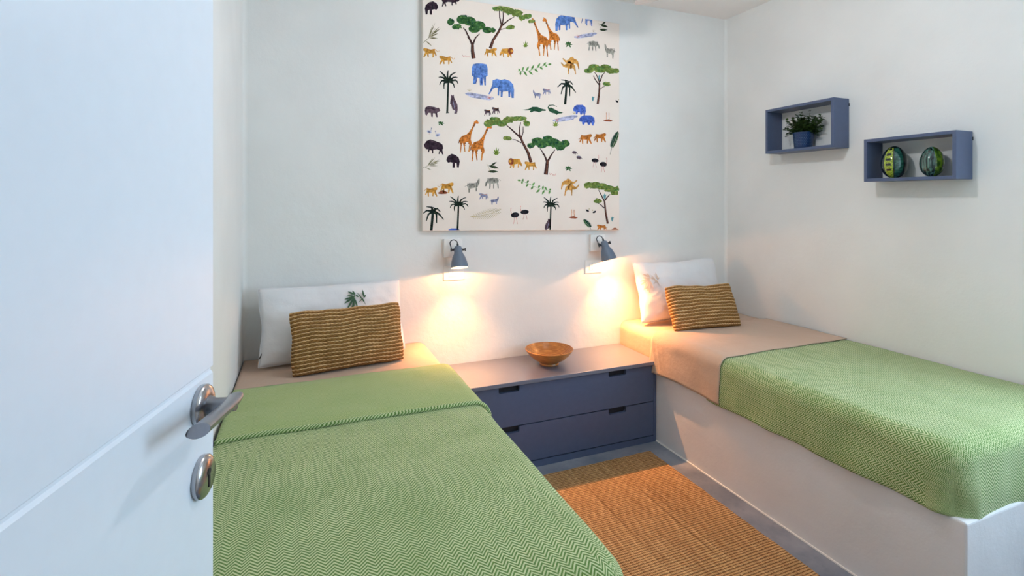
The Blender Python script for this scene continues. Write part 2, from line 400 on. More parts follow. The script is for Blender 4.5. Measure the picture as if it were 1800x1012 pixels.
# ---------------------------------------------------------------- cloth over a box
def drape(name, rect, hang, top, r, mat, parent=None, rc=0.0, step=0.012, seed=0, bulge=0.0, amp=0.004, hangamp=0.006, thick=0.004, flare=0.0, uvoff=(0, 0), botwave=0.0, post=None):
    x0, x1, y0, y1 = rect; hx0, hx1, hy0, hy1 = hang; R = r + rc
    Lr = r*PI/2
    ext = lambda h: (h - r + Lr - r) if h > 0 else 0      # extension beyond the rect edge in arc length
    ax, bx, ay, by = x0-ext(hx0), x1+ext(hx1), y0-ext(hy0), y1+ext(hy1)
    cx0 = x0+(R if hx0 else 0); cx1 = x1-(R if hx1 else 0); cy0 = y0+(R if hy0 else 0); cy1 = y1-(R if hy1 else 0)
    nx = int((bx-ax)/step)+1; ny = int((by-ay)/step)+1
    P, UV = [], []
    for j in range(ny+1):
        rowp, rowu = [], []
        for i in range(nx+1):
            px = ax+(bx-ax)*i/nx; py = ay+(by-ay)*j/ny
            cx = min(max(px, cx0), cx1); cy = min(max(py, cy0), cy1)
            dx, dy = px-cx, py-cy; l = max(abs(dx), abs(dy)); h = math.hypot(dx, dy)
            nz = noise.noise(Vector((px*4+seed, py*4, seed*1.7)))*amp + noise.noise(Vector((px*13+seed, py*9, seed)))*amp*0.35
            ex = min(1, max(0, (px-x0)/(x1-x0))); ey = min(1, max(0, (py-y0)/(y1-y0)))
            bz = bulge*(math.sin(PI*ex)**0.5 if 0 < ex < 1 else 0)*(min(1, min(ey, 1-ey)*8) if 0 < ey < 1 else 0)
            if h < 1e-9: p = Vector((px, py, top+nz+bz))
            else:
                ux, uy = dx/h, dy/h
                if l < rc: ro, z = l, 0.0
                elif l < rc+Lr: a = (l-rc)/r; ro = rc+r*math.sin(a); z = -r*(1-math.cos(a))
                else: ro = rc+r; z = -r-(l-rc-Lr)
                t = max(0.0, (l-rc)/ (Lr+0.12))
                w = (0.45+noise.noise(Vector((px*7+seed*3, py*7, 2.3))))*hangamp*min(1.5, t) + flare*max(0, t-0.8)
                bw = botwave*noise.noise(Vector((px*5, py*5, seed+9)))*min(1, t)
                p = Vector((cx+ux*(ro+w), cy+uy*(ro+w), top+z+nz*max(0, 1-t)+bz*max(0, 1-t)+bw))
            if post: p = post(p, px, py)
            rowp.append(p); rowu.append((px+uvoff[0], py+uvoff[1]))
        P.append(rowp); UV.append(rowu)
    o = grid_mesh(name, P, UV, mat, parent)
    if thick:
        m = o.modifiers.new('thickness', 'SOLIDIFY'); m.thickness = thick; m.offset = -1
    return o

BZ = 0.395; MT = 0.612
# ---- left bed
box_l = tag(box('bed_base', (XL+0.002, 0.93, 0), (0.640, YB-0.002, BZ), M['base'], bev=0.012, seg=3), 'white plastered masonry base under the left-hand bed, beside the drawer chest', 'bed base')
LX1 = 0.648
mat_l = tag(drape('mattress', (XL+0.006, LX1-0.004, 0.925, YB-0.004), (0, 0.20, 0.20, 0), MT, 0.055, M['sheet'], rc=0.04, seed=1, bulge=0.006, amp=0.003, thick=0.006, hangamp=0.003),
            'mattress in a tan fitted sheet on the left-hand bed, nearer the door', 'mattress')
blk = empty('blanket', (0.2, 0.95, 0.62), label='green herringbone blanket with its top turned down, on the left-hand bed', cat='blanket')
def kid(o, p): o.parent = p; o.matrix_parent_inverse = Matrix.Translation(-Vector(p.location)); return o
BLX = LX1+0.010
kid(drape('cover', (XL+0.010, BLX, 0.900, 2.300), (0, 0.285, 0.285, 0), MT+0.011, 0.058, M['herring'], rc=0.02, step=0.011, seed=3, bulge=0.006, amp=0.005, hangamp=0.010, thick=0.004, botwave=0.01), blk)
def skew_fold(p, px, py):   # the fold line runs slightly skew to the bed, as it was folded by hand
    return p
fold = drape('turned_down_fold', (XL+0.012, BLX+0.007, 1.855, 2.335), (0, 0.27, 0, 0), MT+0.021, 0.062, M['herring_back'], rc=0.02, step=0.011, seed=3, bulge=0.006, amp=0.005, hangamp=0.010, thick=0.006, botwave=0.01)
kid(fold, blk)
def hem_along(name, y, off, rad, mat, x0, xr, top, seed=3, r=0.062, drop=0.2, wob=0.0):
    pts = []
    n = 120
    L = (xr-0.0-x0) - r + r*PI/2 + drop
    for i in range(n+1):
        s = L*i/n; flat = xr - r - x0
        yy = y + wob*noise.noise(Vector((s*3, 1, 4)))
        ex = min(1, max(0, s/(xr-x0))); bz = 0.006*(math.sin(PI*ex)**0.5 if 0 < ex < 1 else 0)
        nz = noise.noise(Vector(((x0+s)*4+seed, yy*4, seed*1.7)))*0.005
        if s < flat: p = (x0+s, yy, top+nz+bz)
        elif s < flat+r*PI/2: a = (s-flat)/r; p = (x0+flat+r*math.sin(a), yy, top-r*(1-math.cos(a))+(nz+bz)*(1-a/2))
        else: p = (xr, yy, top-r-(s-flat-r*PI/2))
        pts.append(p)
    bm = bmesh.new(); tube_bm(bm, pts, rad, 10, up=(0, 1, 0))
    uvl = bm.loops.layers.uv.new('UVMap')
    for f in bm.faces:
        for lp_ in f.loops: lp_[uvl].uv = (lp_.vert.co.y*1.0, lp_.vert.co.x - lp_.vert.co.z)
    return from_bm(name, bm, mat, smooth=True)
kid(hem_along('rolled_hem', 1.852, 0, 0.0085, M['herring_hem'], XL+0.012, BLX+0.008, MT+0.0175, wob=0.006), blk)

# ---- right bed
RX0, RY0 = 1.905, 0.935
tag(box('bed_base', (RX0, RY0, 0), (XR-0.002, YB-0.002, BZ), M['base'], bev=0.008, seg=3), 'white plastered masonry base under the right-hand bed, along the right wall', 'bed base')
tag(box('trim_highlight', (RX0-0.006, RY0-0.004, 0), (RX0, 2.44, 0.006), M['edge_glint']), kind='structure')  # pale strip painting the highlight on the base's rounded bottom edge
tag(drape('mattress', (RX0+0.004, XR-0.006, 0.965, YB-0.004), (0.20, 0, 0.20, 0), MT, 0.050, M['sheet'], rc=0.055, seed=5, bulge=0.003, amp=0.003, thick=0.006, hangamp=0.0),
    'mattress in a tan fitted sheet on the right-hand bed, lamp-lit at its head corner', 'mattress')
def tucks(p, px, py):     # the sheet bunches in small folds at its head end
    h = max(0, (MT-0.01-p.z)/0.2); e = max(0, 1-(2.455-py)/0.14)
    return p + Vector((-0.007*abs(math.sin((py+0.25*(MT-p.z))*75))*min(1, h*3)*e, 0, 0.003*e*math.sin(px*40)))
tag(drape('flat_sheet', (RX0-0.024, XR-0.010, 1.925, 2.455), (0.226, 0, 0, 0), MT+0.019, 0.058, M['sheet'], rc=0.035, seed=8, bulge=0.004, amp=0.005, thick=0.003, hangamp=0.012, botwave=0.012, post=tucks),
    'tan flat sheet folded over the top of the green blanket on the right bed', 'bed sheet')
tag(drape('blanket', (RX0-0.017, XR-0.010, 0.945, 2.02), (0.228, 0, 0.235, 0), MT+0.010, 0.060, M['herring'], rc=0.035, step=0.009, seed=8, bulge=0.004, amp=0.005, hangamp=0.014, thick=0.004, botwave=0.009, uvoff=(0.4, 0.1)),
    'green herringbone blanket hanging over the side and foot of the right-hand bed', 'blanket')

# ---------------------------------------------------------------- pillows
def outline(W, H, u, v, pinch, seed):
    # rounded corners, edges drawn in between the corners, and a little hand-made irregularity
    k = 0.5*min(1, max(abs(u), abs(v)))**6
    uu = u*(1-0.045*k*(v*v)**3); vv = v*(1-0.07*k*(u*u)**3)
    x = W/2*uu*(1-pinch*(1-v*v)); z = H/2*vv*(1-pinch*1.3*(1-u*u))
    x += 0.007*noise.noise(Vector((u*0.7+seed, v*2.1, seed*2.0)))*abs(u)**2; z += 0.010*noise.noise(Vector((u*2.3, v*0.7+seed, seed*3.0)))*(v+1)/2
    return x, z
def cushion(name, W, H, T, mat, loc, yaw, lean, parent=None, roll=0.0, pinch=0.05, nx=60, ny=40, rows=0, exp=0.42, seed=0, rip=0.0025, slump=0.0):
    P = []
    vs, fs, uvs = [], [], []
    for side in (1, -1):
        base = len(vs)
        for j in range(ny+1):
            v = -1+2*j/ny
            for i in range(nx+1):
                u = -1+2*i/nx
                x, z = outline(W, H, u, v, pinch, seed)
                e = max(0.0, (1-u*u)*(1-v*v)); t = T/2*e**exp
                t *= 1 - slump*v
                nn = (noise.noise(Vector((u*2.2+seed, v*2.2, side*3.0)))*0.012 + noise.noise(Vector((u*6+seed, v*5, side*3.0)))*0.004)*min(1, e*4)
                y = -side*(t+nn)
                if rows:
                    fr = ((v+1)/2*rows) % 1.0
                    bumpy = abs(math.sin(PI*fr))**0.6
                    cord = 1.0 if 0.6 < fr < 0.98 else 0.0
                    rr = rip*(bumpy-0.5) + cord*0.0018 + 0.0010*noise.noise(Vector((u*W*60, v*9, 1)))
                    y -= side*rr*min(1, e*12+0.25)
                    if abs(u) > 0.97: x += 0.0025*math.copysign(1, u)*bumpy
                    z += 0.0022*noise.noise(Vector((u*5+seed, v*3, 7)))
                vs.append((x, y, z + H/2)); uvs.append((x + side*0.1, (v+1)/2*max(1, rows)))
        for j in range(ny):
            for i in range(nx):
                a = base+j*(nx+1)+i; q = (a, a+1, a+nx+2, a+nx+1); fs.append(q if side == 1 else q[::-1])
    me = bpy.data.meshes.new(name); me.from_pydata(vs, [], fs)
    lay = me.uv_layers.new(name='UVMap'); arr = []
    for f in fs:
        for k in f: arr += uvs[k]
    lay.data.foreach_set('uv', arr)
    bm = bmesh.new(); bm.from_mesh(me); bmesh.ops.remove_doubles(bm, verts=bm.verts, dist=0.0004); bm.to_mesh(me); bm.free()
    o = link(name, me, mat, parent, True)
    o.location = loc; o.rotation_euler = Euler((-lean, roll, yaw), 'XYZ')
    return o
def piping(p, W, H, pinch, mat, rad=0.0022, seed=0):
    pts = []
    for k in range(161):
        s = k/40
        if s < 1: u, v = -1+2*s, -1
        elif s < 2: u, v = 1, -1+2*(s-1)
        elif s < 3: u, v = 1-2*(s-2), 1
        else: u, v = -1, 1-2*(s-3)
        q_ = outline(W, H, u, v, pinch, seed); pts.append((q_[0], 0, q_[1]+H/2))
    return tube('piping', pts, rad, mat, p, 6)
def sprig(p, cx, cz, s, T, W, H, dark, pale=False, mirror=1):
    """a little bamboo sprig printed on a pillow: thin leaf shapes that follow the pillow's face"""
    bm = bmesh.new()
    def face_y(x, z):
        u = x/(W/2); v = (z-H/2)/(H/2); e = max(0, (1-u*u)*(1-v*v)); return -(T/2*e**0.42) - 0.009
    def leaf(x, z, a, L, w):
        n = 7; A_, B_ = [], []
        for i in range(n+1):
            f = i/n; wd = w*math.sin(PI*min(1, f*0.98+0.02))**0.8 + 0.0003
            qx = x+math.cos(a)*L*f; qz = z+math.sin(a)*L*f
            ax_, az_ = qx-math.sin(a)*wd, qz+math.cos(a)*wd; bx_, bz_ = qx+math.sin(a)*wd, qz-math.cos(a)*wd
            A_.append(bm.verts.new((ax_, face_y(ax_, az_), az_))); B_.append(bm.verts.new((bx_, face_y(bx_, bz_), bz_)))
        for i in range(n): bm.faces.new((A_[i], A_[i+1], B_[i+1], B_[i]))
    for (x, z, a, L, w) in [(0, 0, -100, 1.0, .05), (0, .05, -125, .95, .05), (-.02, .1, -150, .8, .05), (0, .12, -170, .7, .045), (.02, .15, 165, .5, .04), (0, .1, -75, .8, .045),
                            (.1, .3, 150, .55, .05), (.12, .32, 120, .35, .04), (.1, .3, -120, .5, .04), (.15, .25, -35, .25, .04),
                            (.35, .45, -62, 1.1, .018), (.25, .5, -60, .9, .012), (.8, .0, 95, .6, .045), (.78, .0, 50, .25, .04), (.75, .0, -140, .5, .018), (.62, .0, -60, .35, .02), (-.1, -.45, -115, .5, .03)]:
        a_ = math.radians(a)
        if mirror < 0: a_ = PI-a_
        leaf(cx+mirror*x*s, cz+z*s, a_, L*s*1.1, w*s*1.5)
    return from_bm('bamboo_print', bm, dark, p)
M['ink'] = m_paint('dark_green_ink', lin(58, 92, 66), 0.9)
M['ink2'] = m_paint('faded_tan_ink', lin(206, 188, 172), 0.9)
Pz = MT+0.006
# left bed: big white pillow against the wall
pw = empty('pillow', (0.158, 2.642, Pz+0.004), (-0.30*0, 0, 0.09), label='white pillow printed with a dark green bamboo sprig, on the left bed', cat='pillow', group='white bamboo print pillows')
W, H, T = 0.70, 0.37, 0.15
c = cushion('pillow_case', W, H, T, M['pillow'], (0, 0, 0), 0, 0.30, pw, pinch=0.06, nx=70, ny=46, seed=2)
piping(c, W, H, 0.06, M['pillow'], seed=2)
sprig(c, 0.085, 0.275, 0.062, T, W, H, M['ink'])
def zip_tab(p, x, z):
    bm = bmesh.new(); tube_bm(bm, [(x, -0.004, z), (x+0.006, -0.012, z+0.012), (x+0.013, -0.014, z+0.026)], 0.0022, 6); return from_bm('zip_tab', bm, M['black'], p)
zip_tab(c, -0.338, 0.045)
pw2 = empty('pillow', (2.275, 2.625, Pz+0.008), (0, 0, 0.0), label='white pillow with a faded tan sprig, leaning in the right bed corner', cat='pillow', group='white bamboo print pillows')
W, H, T = 0.66, 0.39, 0.17
c = cushion('pillow_case', W, H, T, M['pillow'], (0, 0, 0), -0.02, 0.27, pw2, pinch=0.06, nx=70, ny=46, seed=9)
piping(c, W, H, 0.06, M['pillow'], seed=9)
sprig(c, -0.265, 0.26, 0.07, T, W, H, M['ink2'])
# braided jute cushions
cu = tag(cushion('cushion', 0.515, 0.285, 0.13, M['jute'], (0.212, 2.475, Pz), 0.145, 0.30, nx=260, ny=200, rows=NROW, seed=3, pinch=0.03, exp=0.36, roll=0.0),
    'larger brown braided jute cushion propped on the pillow of the left bed', 'cushion', 'braided jute cushions')
cu2 = tag(cushion('cushion', 0.465, 0.27, 0.13, M['jute'], (2.235, 2.375, Pz+0.010), -0.10, 0.42, nx=240, ny=200, rows=14, seed=6, pinch=0.035, exp=0.36),
    'brown braided jute cushion leaning on the white pillow of the right bed', 'cushion', 'braided jute cushions')

# ---------------------------------------------------------------- drawer chest between the beds
CX0, CX1, CYF, CTZ = 0.662, 1.902, 2.43, 0.467
chest = empty('drawer_chest', ((CX0+CX1)/2, 2.62, 0), label='low slate blue two-drawer chest built in between the two beds', cat='chest of drawers')
def ck(o): return kid(o, chest)
ck(box('chest_top', (CX0, CYF-0.012, CTZ-0.020), (CX1, YB-0.002, CTZ), M['slate_lit'], bev=0.0015))
ck(box('side_panel', (CX0, CYF+0.004, 0.0), (CX0+0.018, YB-0.004, CTZ-0.021), M['slate'], bev=0.001))
ck(box('side_panel', (CX1-0.020, CYF+0.004, 0.0), (CX1-0.001, YB-0.004, CTZ-0.021), M['slate'], bev=0.001))
ck(box('back_panel', (CX0+0.019, YB-0.020, 0.03), (CX1-0.021, YB-0.006, CTZ-0.022), M['slate_shaded']))
ck(box('plinth', (CX0+0.019, CYF+0.004, 0.0), (CX1-0.021, CYF+0.022, 0.034), M['slate']))
def drawer(z0, z1):
    # front with two finger notches cut from its upper edge
    y0, y1 = CYF+0.003, CYF+0.021
    x0, x1 = CX0+0.020, CX1-0.022
    notch = [(0.925, 1.040), (1.578, 1.693)]; nd = 0.030; rr = 0.010
    pts = [(x0, z0), (x1, z0), (x1, z1)]
    for a, b in reversed(notch):
        pts += [(b, z1), (b, z1-nd+rr)] + [(b-rr+rr*math.cos(t), z1-nd+rr-rr*math.sin(t)) for t in [PI/2*k/5 for k in range(1, 6)]]
        pts += [(a+rr-rr*math.sin(t), z1-nd+rr-rr*math.cos(t)) for t in [PI/2*k/5 for k in range(0, 6)]] + [(a, z1)]
    pts += [(x0, z1)]
    bm = bmesh.new()
    tris = tessellate_polygon([[Vector((p[0], p[1], 0)) for p in pts]])
    F_ = [bm.verts.new((p[0], y0, p[1])) for p in pts]; K_ = [bm.verts.new((p[0], y1, p[1])) for p in pts]
    for t in tris:
        bm.faces.new([F_[i] for i in t]); bm.faces.new([K_[i] for i in reversed(t)])
    n = len(pts)
    for i in range(n):
        j = (i+1) % n
        if (Vector(F_[i].co)-Vector(F_[j].co)).length > 1e-6: bm.faces.new((F_[i], F_[j], K_[j], K_[i]))
    bmesh.ops.remove_doubles(bm, verts=bm.verts, dist=1e-5)
    d = ck(from_bm('drawer', bm, M['slate']))
    d2 = box('drawer_box', (CX0+0.03, y1+0.035, z0+0.005), (CX1-0.03, YB-0.03, z1-0.035), M['slate_shaded']); d2.parent = d
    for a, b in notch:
        bm = bmesh.new(); box_bm(bm, (a-0.006, y1, z1-0.038), (b+0.006, y1+0.03, z1-0.001)); q = from_bm('notch_shade', bm, M['slate_shaded']); q.parent = d  # dark block painting the shade inside each notch
drawer(0.2365, CTZ-0.026)
drawer(0.040, 0.231)

# ---------------------------------------------------------------- bowl
prof = [(0, 0.0), (0.052, 0.0), (0.055, 0.004), (0.052, 0.012), (0.062, 0.018), (0.092, 0.036), (0.118, 0.060), (0.134, 0.083), (0.1365, 0.087), (0.134, 0.089),
        (0.130, 0.085), (0.113, 0.063), (0.088, 0.041), (0.060, 0.026), (0.058, 0.0235), (0.0, 0.0225)]
bo = tag(lathe('bowl', prof, M['wood'], seg=72, loc=(1.298, 2.61, CTZ)), 'shallow brown bamboo bowl standing on the slate blue chest', 'bowl')

# ---------------------------------------------------------------- rug
def make_rug():
    x0, x1, y0, y1 = 0.80, 1.792, 0.42, 2.345; nx, ny = 120, 240; P, UV = [], []
    for j in range(ny+1):
        a, b = [], []
        for i in range(nx+1):
            u, v = i/nx, j/ny; x = x0+(x1-x0)*u; y = y0+(y1-y0)*v
            ex = 0.006*noise.noise(Vector((0, y*9, 1)))+0.002*noise.noise(Vector((0, y*90, 3)))
            ey = 0.005*noise.noise(Vector((x*9, 5, 1)))
            z = 0.009 + 0.0012*noise.noise(Vector((x*25, y*4, 2))) + 0.0008*math.sin(y*2*PI/0.0092*0.25)
            edge = min(u*(x1-x0), (1-u)*(x1-x0), v*(y1-y0), (1-v)*(y1-y0))
            z *= min(1, 0.25+edge/0.012)
            a.append((x + ex*(1 if u > 0.9 else 0)*(u-0.9)*10 - 0.02*(1-v)*(u), y+ey*(1 if v > 0.95 else 0), max(z, 0.0015))); b.append((x, y))
        P.append(a); UV.append(b)
    o = grid_mesh('rug', P, UV, M['rug']); m = o.modifiers.new('t', 'SOLIDIFY'); m.thickness = 0.0012; m.offset = -1
    return tag(o, 'woven natural jute runner rug on the floor between the beds', 'rug')
make_rug()

# ---------------------------------------------------------------- box shelves on the right wall
def shelf(y0, y1, z0, z1, label):
    D = 0.124; x0 = XR-0.004-D; x1 = XR-0.004; t = 0.0155; xm = x1
    s = empty('box_shelf', (x1, (y0+y1)/2, z0), label=label, cat='shelf', group='slate blue box shelves on the right wall')
    for nm, a, b in (('bottom_board', (x0, y0+t, z0), (x1, y1-t, z0+t)), ('top_board', (x0, y0+t, z1-t), (x1, y1-t, z1)),
                     ('side_board', (x0, y0, z0), (x1, y0+t, z1)), ('side_board', (x0, y1-t, z0), (x1, y1, z1))):
        kid(box(nm, a, b, M['slate'], bev=0.0008, seg=1), s)
    kid(box('hanging_bracket', (x1-0.003, y0-0.0015, z1-0.04), (XR, y0+0.004, z1-0.025), M['black']), s)
    return s
shelf(1.918, 2.362, 1.683, 1.955, 'higher slate blue box shelf on the right wall, holding the potted plant')
shelf(1.353, 1.756, 1.490, 1.706, 'lower slate blue box shelf on the right wall, holding two green eggs')
# potted plant
PX, PY, PZ = 2.742, 2.150, 1.6985
pl = empty('potted_plant', (PX, PY, PZ), label='small bushy green plant in a dark blue perforated pot on the higher shelf', cat='plant')
pot = lathe('pot', [(0, 0), (0.047, 0), (0.048, 0.003), (0.0555, 0.088), (0.057, 0.090), (0.057, 0.094), (0.0525, 0.094), (0.051, 0.082), (0, 0.080)], M['pot'], pl, 48)
lathe('soil', [(0.0, 0.084), (0.0515, 0.083)], M['soil'], pl, 32)
bm = bmesh.new()
for r_ in range(8):
    for k in range(30):
        a = 2*PI*(k+0.5*(r_ % 2))/30; z = 0.018+r_*0.0085; rr = 0.0482+0.0075*(z/0.088)+0.0003
        c_ = Vector((rr*math.cos(a), rr*math.sin(a), z)); n_ = Vector((math.cos(a), math.sin(a), 0)); t_ = Vector((-math.sin(a), math.cos(a), 0))
        s_ = 0.0012; vs_ = [bm.verts.new(c_ + t_*s_*math.cos(q*PI/3) + Vector((0, 0, 1))*s_*math.sin(q*PI/3)) for q in range(6)]; bm.faces.new(vs_)
o = from_bm('hole_light_discs', bm, m_paint('pot_hole_light', lin(120, 150, 180), 0.4), pot); o['kind'] = 'stuff'  # pale discs painting the light that shows through the holes
rs = random.Random(11); bl = bmesh.new(); bs = bmesh.new()
for k in range(150):
    a = rs.uniform(0, 2*PI); sp = rs.uniform(0.1, 1.0)
    if k < 4: a = [PI/2, -PI/2, PI/2+0.3, -PI/2-.2][k]; sp = 0.9
    tx = 0.05*sp*math.cos(a); ty = 0.125*sp*math.sin(a)
    if tx > 0.03: tx = 0.03
    hz = 0.084 + rs.uniform(-0.01, 0.105)*(1.1-0.2*sp) + (0.03 if (k % 9 == 0 and sp < .7) else 0)
    hz = min(hz, 0.215)
    p0 = Vector((tx*0.3, ty*0.3, 0.08)); p2 = Vector((tx, ty, hz)); p1 = (p0+p2)/2+Vector((0, 0, 0.02))
    pts = [p0.lerp(p1, f).lerp(p1.lerp(p2, f), f) for f in [i/6 for i in range(7)]]
    tube_bm(bs, pts, 0.0009, 5)
    for i in range(2, 7):
        for q in range(4):
            aa = rs.uniform(0, 2*PI); el = rs.uniform(-0.3, 0.8); L = rs.uniform(0.011, 0.018); w = L*0.5
            d = Vector((math.cos(aa)*math.cos(el), math.sin(aa)*math.cos(el), math.sin(el))); sd = d.cross(Vector((0, 0, 1))).normalized()
            up = sd.cross(d); b0 = pts[i]
            if b0.x + d.x*L > 0.055: d.x = -abs(d.x)
            v0 = bl.verts.new(b0); v1 = bl.verts.new(b0+d*L*0.5+sd*w); v2 = bl.verts.new(b0+d*L-up*0.001); v3 = bl.verts.new(b0+d*L*0.5-sd*w); v4 = bl.verts.new(b0+d*L*0.5-up*0.0015)
            bl.faces.new((v0, v1, v4)); bl.faces.new((v1, v2, v4)); bl.faces.new((v2, v3, v4)); bl.faces.new((v3, v0, v4))
o = from_bm('foliage', bl, M['leaf'], pl); o['kind'] = 'stuff'
from_bm('stems', bs, M['stem'], pl)['kind'] = 'stuff'

# glass eggs
def glass(name, c1, c2, scale=60, streak=None):
    t = NT(name); v = t.coord(scale=streak or (1, 1, 1)); n = t.noise(v, scale, 3)
    t.b.inputs['Coat Weight'].default_value = 0.6
    return t.set(t.mix(t.ramp(n, 0.42, 0.62), c1, c2), 0.12)
G = [glass('glass_black', lin(10, 18, 18), lin(20, 34, 30)), glass('glass_lime', lin(112, 132, 30), lin(168, 184, 62), 160), glass('glass_teal', lin(18, 60, 52), lin(44, 98, 84), 60, (1, 1, 4)),
     glass('glass_streaked', lin(8, 26, 26), lin(78, 116, 106), 120, (1, 1, 0.05)), glass('glass_green', lin(44, 76, 16), lin(100, 136, 34), 60)]
def egg(loc, R, Hh, fn, label, yaw):
    me_seg, rows_ = 120, 84; prof_ = []
    for j in range(rows_+1):
        t = PI*(j/rows_)*0.93+0.07*PI*1.0
        z = -math.cos(t); r = math.sin(t)*(1-0.10*z)
        prof_.append((max(0, r)*R, z))
    z0 = prof_[0][1]; z1 = prof_[-1][1]
    prof_ = [(r, (z-z0)/(z1-z0)*Hh) for r, z in prof_]; prof_[-1] = (0, Hh)
    prof_.insert(0, (0, 0))
    bm = bmesh.new(); lathe_bm(bm, prof_, me_seg)
    for f in bm.faces:
        c_ = f.calc_center_median(); f.material_index = fn(math.degrees(math.atan2(c_.y, c_.x)) % 360, c_.z/Hh)
    o = from_bm('glass_egg', bm, G, smooth=True); o.location = loc; o.rotation_euler = (0, 0, yaw)
    return tag(o, label, 'ornament', 'green glass eggs on the lower shelf')
def f1(a, z):
    if z > 0.93 or (a % 120) < 6: return 0
    a = a % 120
    if a < 48:
        sq = (z*6.2) % 1.0
        return 0 if (14 < a < 40 and 0.30 < sq < 0.72 and z > 0.12) else 1
    if a < 53: return 0
    if a < 92: return 2
    return 0
def f2(a, z):
    if a % 180 < 4: return 0
    return 3 if (a % 180) < 115 else 4
egg((2.728, 1.640, 1.5058), 0.056, 0.158, f1, 'green glass egg with yellow bands of black squares on the lower shelf', math.radians(158))
egg((2.728, 1.475, 1.5058), 0.047, 0.140, f2, 'dark green glass egg with fine white vertical streaks on the lower shelf', math.radians(110))

# ---------------------------------------------------------------- wall reading lamps and switch plates
def reading_lamp(x, zb, label, tilt_side, tilt_out, ycen):
    L_ = empty('reading_lamp', (x, YB, zb), label=label, cat='lamp', group='blue-grey wall reading lamps')
    b = box('wall_mount', (-0.053, -0.022, -0.052), (0.053, 0.0, 0.052), M['white'], L_, bev=0.002)
    piv = Vector((0.012, -0.078, -0.006))
    # bracket arm out of the mount, then a black fork with knobs that carries the shade
    tube('arm', [(0.0, -0.02, -0.006), (0.0, -0.05, -0.008), (0.008, -0.072, -0.010)], 0.005, M['black'], L_)
    sh = empty('shade_assembly', piv, (0, 0, 0)); sh.parent = L_
    sh.rotation_euler = Euler((tilt_out, tilt_side, 0), 'XYZ'); sh.scale = (1.13, 1.13, 1.08)
    # outside and inside of the bell shade, axis -z
    prof_ = [(0, 0.022), (0.008, 0.022), (0.016, 0.018), (0.020, 0.008), (0.0205, -0.012), (0.023, -0.020), (0.031, -0.036), (0.038, -0.060), (0.0425, -0.090),
             (0.0408, -0.090), (0.036, -0.060), (0.029, -0.037), (0.019, -0.018), (0, -0.016)]
    lathe('lamp_shade', prof_, [M['lampblue']], sh, 48)
    lathe('reflector', [(0.0400, -0.0895), (0.0354, -0.060), (0.0284, -0.0375), (0.018, -0.0185), (0, -0.017)], M['lampwhite'], sh, 40)
    bulb = [(0, -0.018), (0.010, -0.022), (0.012, -0.040), (0.019, -0.058), (0.021, -0.068), (0.017, -0.078), (0.008, -0.083), (0, -0.084)]
    lathe('bulb', bulb, m_emit('bulb_glow', (1.0, 0.78, 0.5, 1), 7.0), sh, 24)
    tube('knob_bar', [(-0.036, 0, 0.002), (0.036, 0, 0.002)], 0.0032, M['black'], sh)
    for sx in (-1, 1):
        bm = bmesh.new(); lathe_bm(bm, [(0, -0.004), (0.0055, -0.004), (0.0055, 0.003), (0, 0.003)], 14, Matrix.Translation((sx*0.026, 0, 0.002)) @ Matrix.Rotation(PI/2, 4, 'Y'))
        box_bm(bm, (sx*0.036-0.0015, -0.006, -0.006), (sx*0.036+0.0015, 0.006, 0.010), 0.0005)
        from_bm('knob', bm, M['black'], sh)
    # looped cable
    pts = []
    for k in range(19):
        a = math.radians(-10 + 215*k/18); pts.append((-0.018+0.019*math.cos(a), 0.004, 0.036+0.019*math.sin(a)))
    pts = [(0.001, 0.002, 0.018)] + pts + [(-0.030, 0.012, 0.010)]
    tube('cable', pts, 0.0026, M['black'], sh, 8)
    lathe('cable_gland', [(0, 0.018), (0.006, 0.018), (0.005, 0.030), (0.0035, 0.036), (0, 0.036)], M['black'], sh, 16)
    # a reflector bulb: a strong beam and a weak wide spill cut off by the rim of the shade
    for en, size, bl in ((WALL_SPOT, 102, 1.0), (WALL_SPOT*0.095, 176, 0.15)):
        sp = bpy.data.lights.new('bulb_light', 'SPOT'); sp.energy = en; sp.color = (1.0, 0.42, 0.14); sp.spot_size = math.radians(size); sp.spot_blend = bl; sp.shadow_soft_size = 0.006
        so = bpy.data.objects.new('bulb_light', sp); C.objects.link(so); so.parent = sh; so.location = (0, 0, -0.0845)
    return L_
reading_lamp(0.788, 1.125, 'left of the two blue-grey bell reading lamps, above the left bed head', 0.0, -0.30, 0)
reading_lamp(1.732, 1.125, 'right of the two blue-grey bell reading lamps, tilted towards the right bed', -0.22, -0.20, 0)
def plate(x, z, label):
    p = empty('switch_plate', (x, YB, z), label=label, cat='light switch', group='cream switch plates under the lamps')
    box('cover_plate', (-0.060, -0.007, -0.041), (0.060, 0.0, 0.041), M['white'], p, bev=0.0015)
    box('rocker', (-0.031, -0.0095, -0.0225), (-0.0115, -0.0055, 0.0225), M['white'], p, bev=0.0008)
    box('rocker', (-0.0105, -0.0100, -0.0225), (0.031, -0.0055, 0.0225), M['white'], p, bev=0.0008)
plate(0.797, 0.985, 'cream switch plate on the wall under the left reading lamp')
plate(1.708, 0.975, 'cream switch plate on the wall under the right reading lamp')

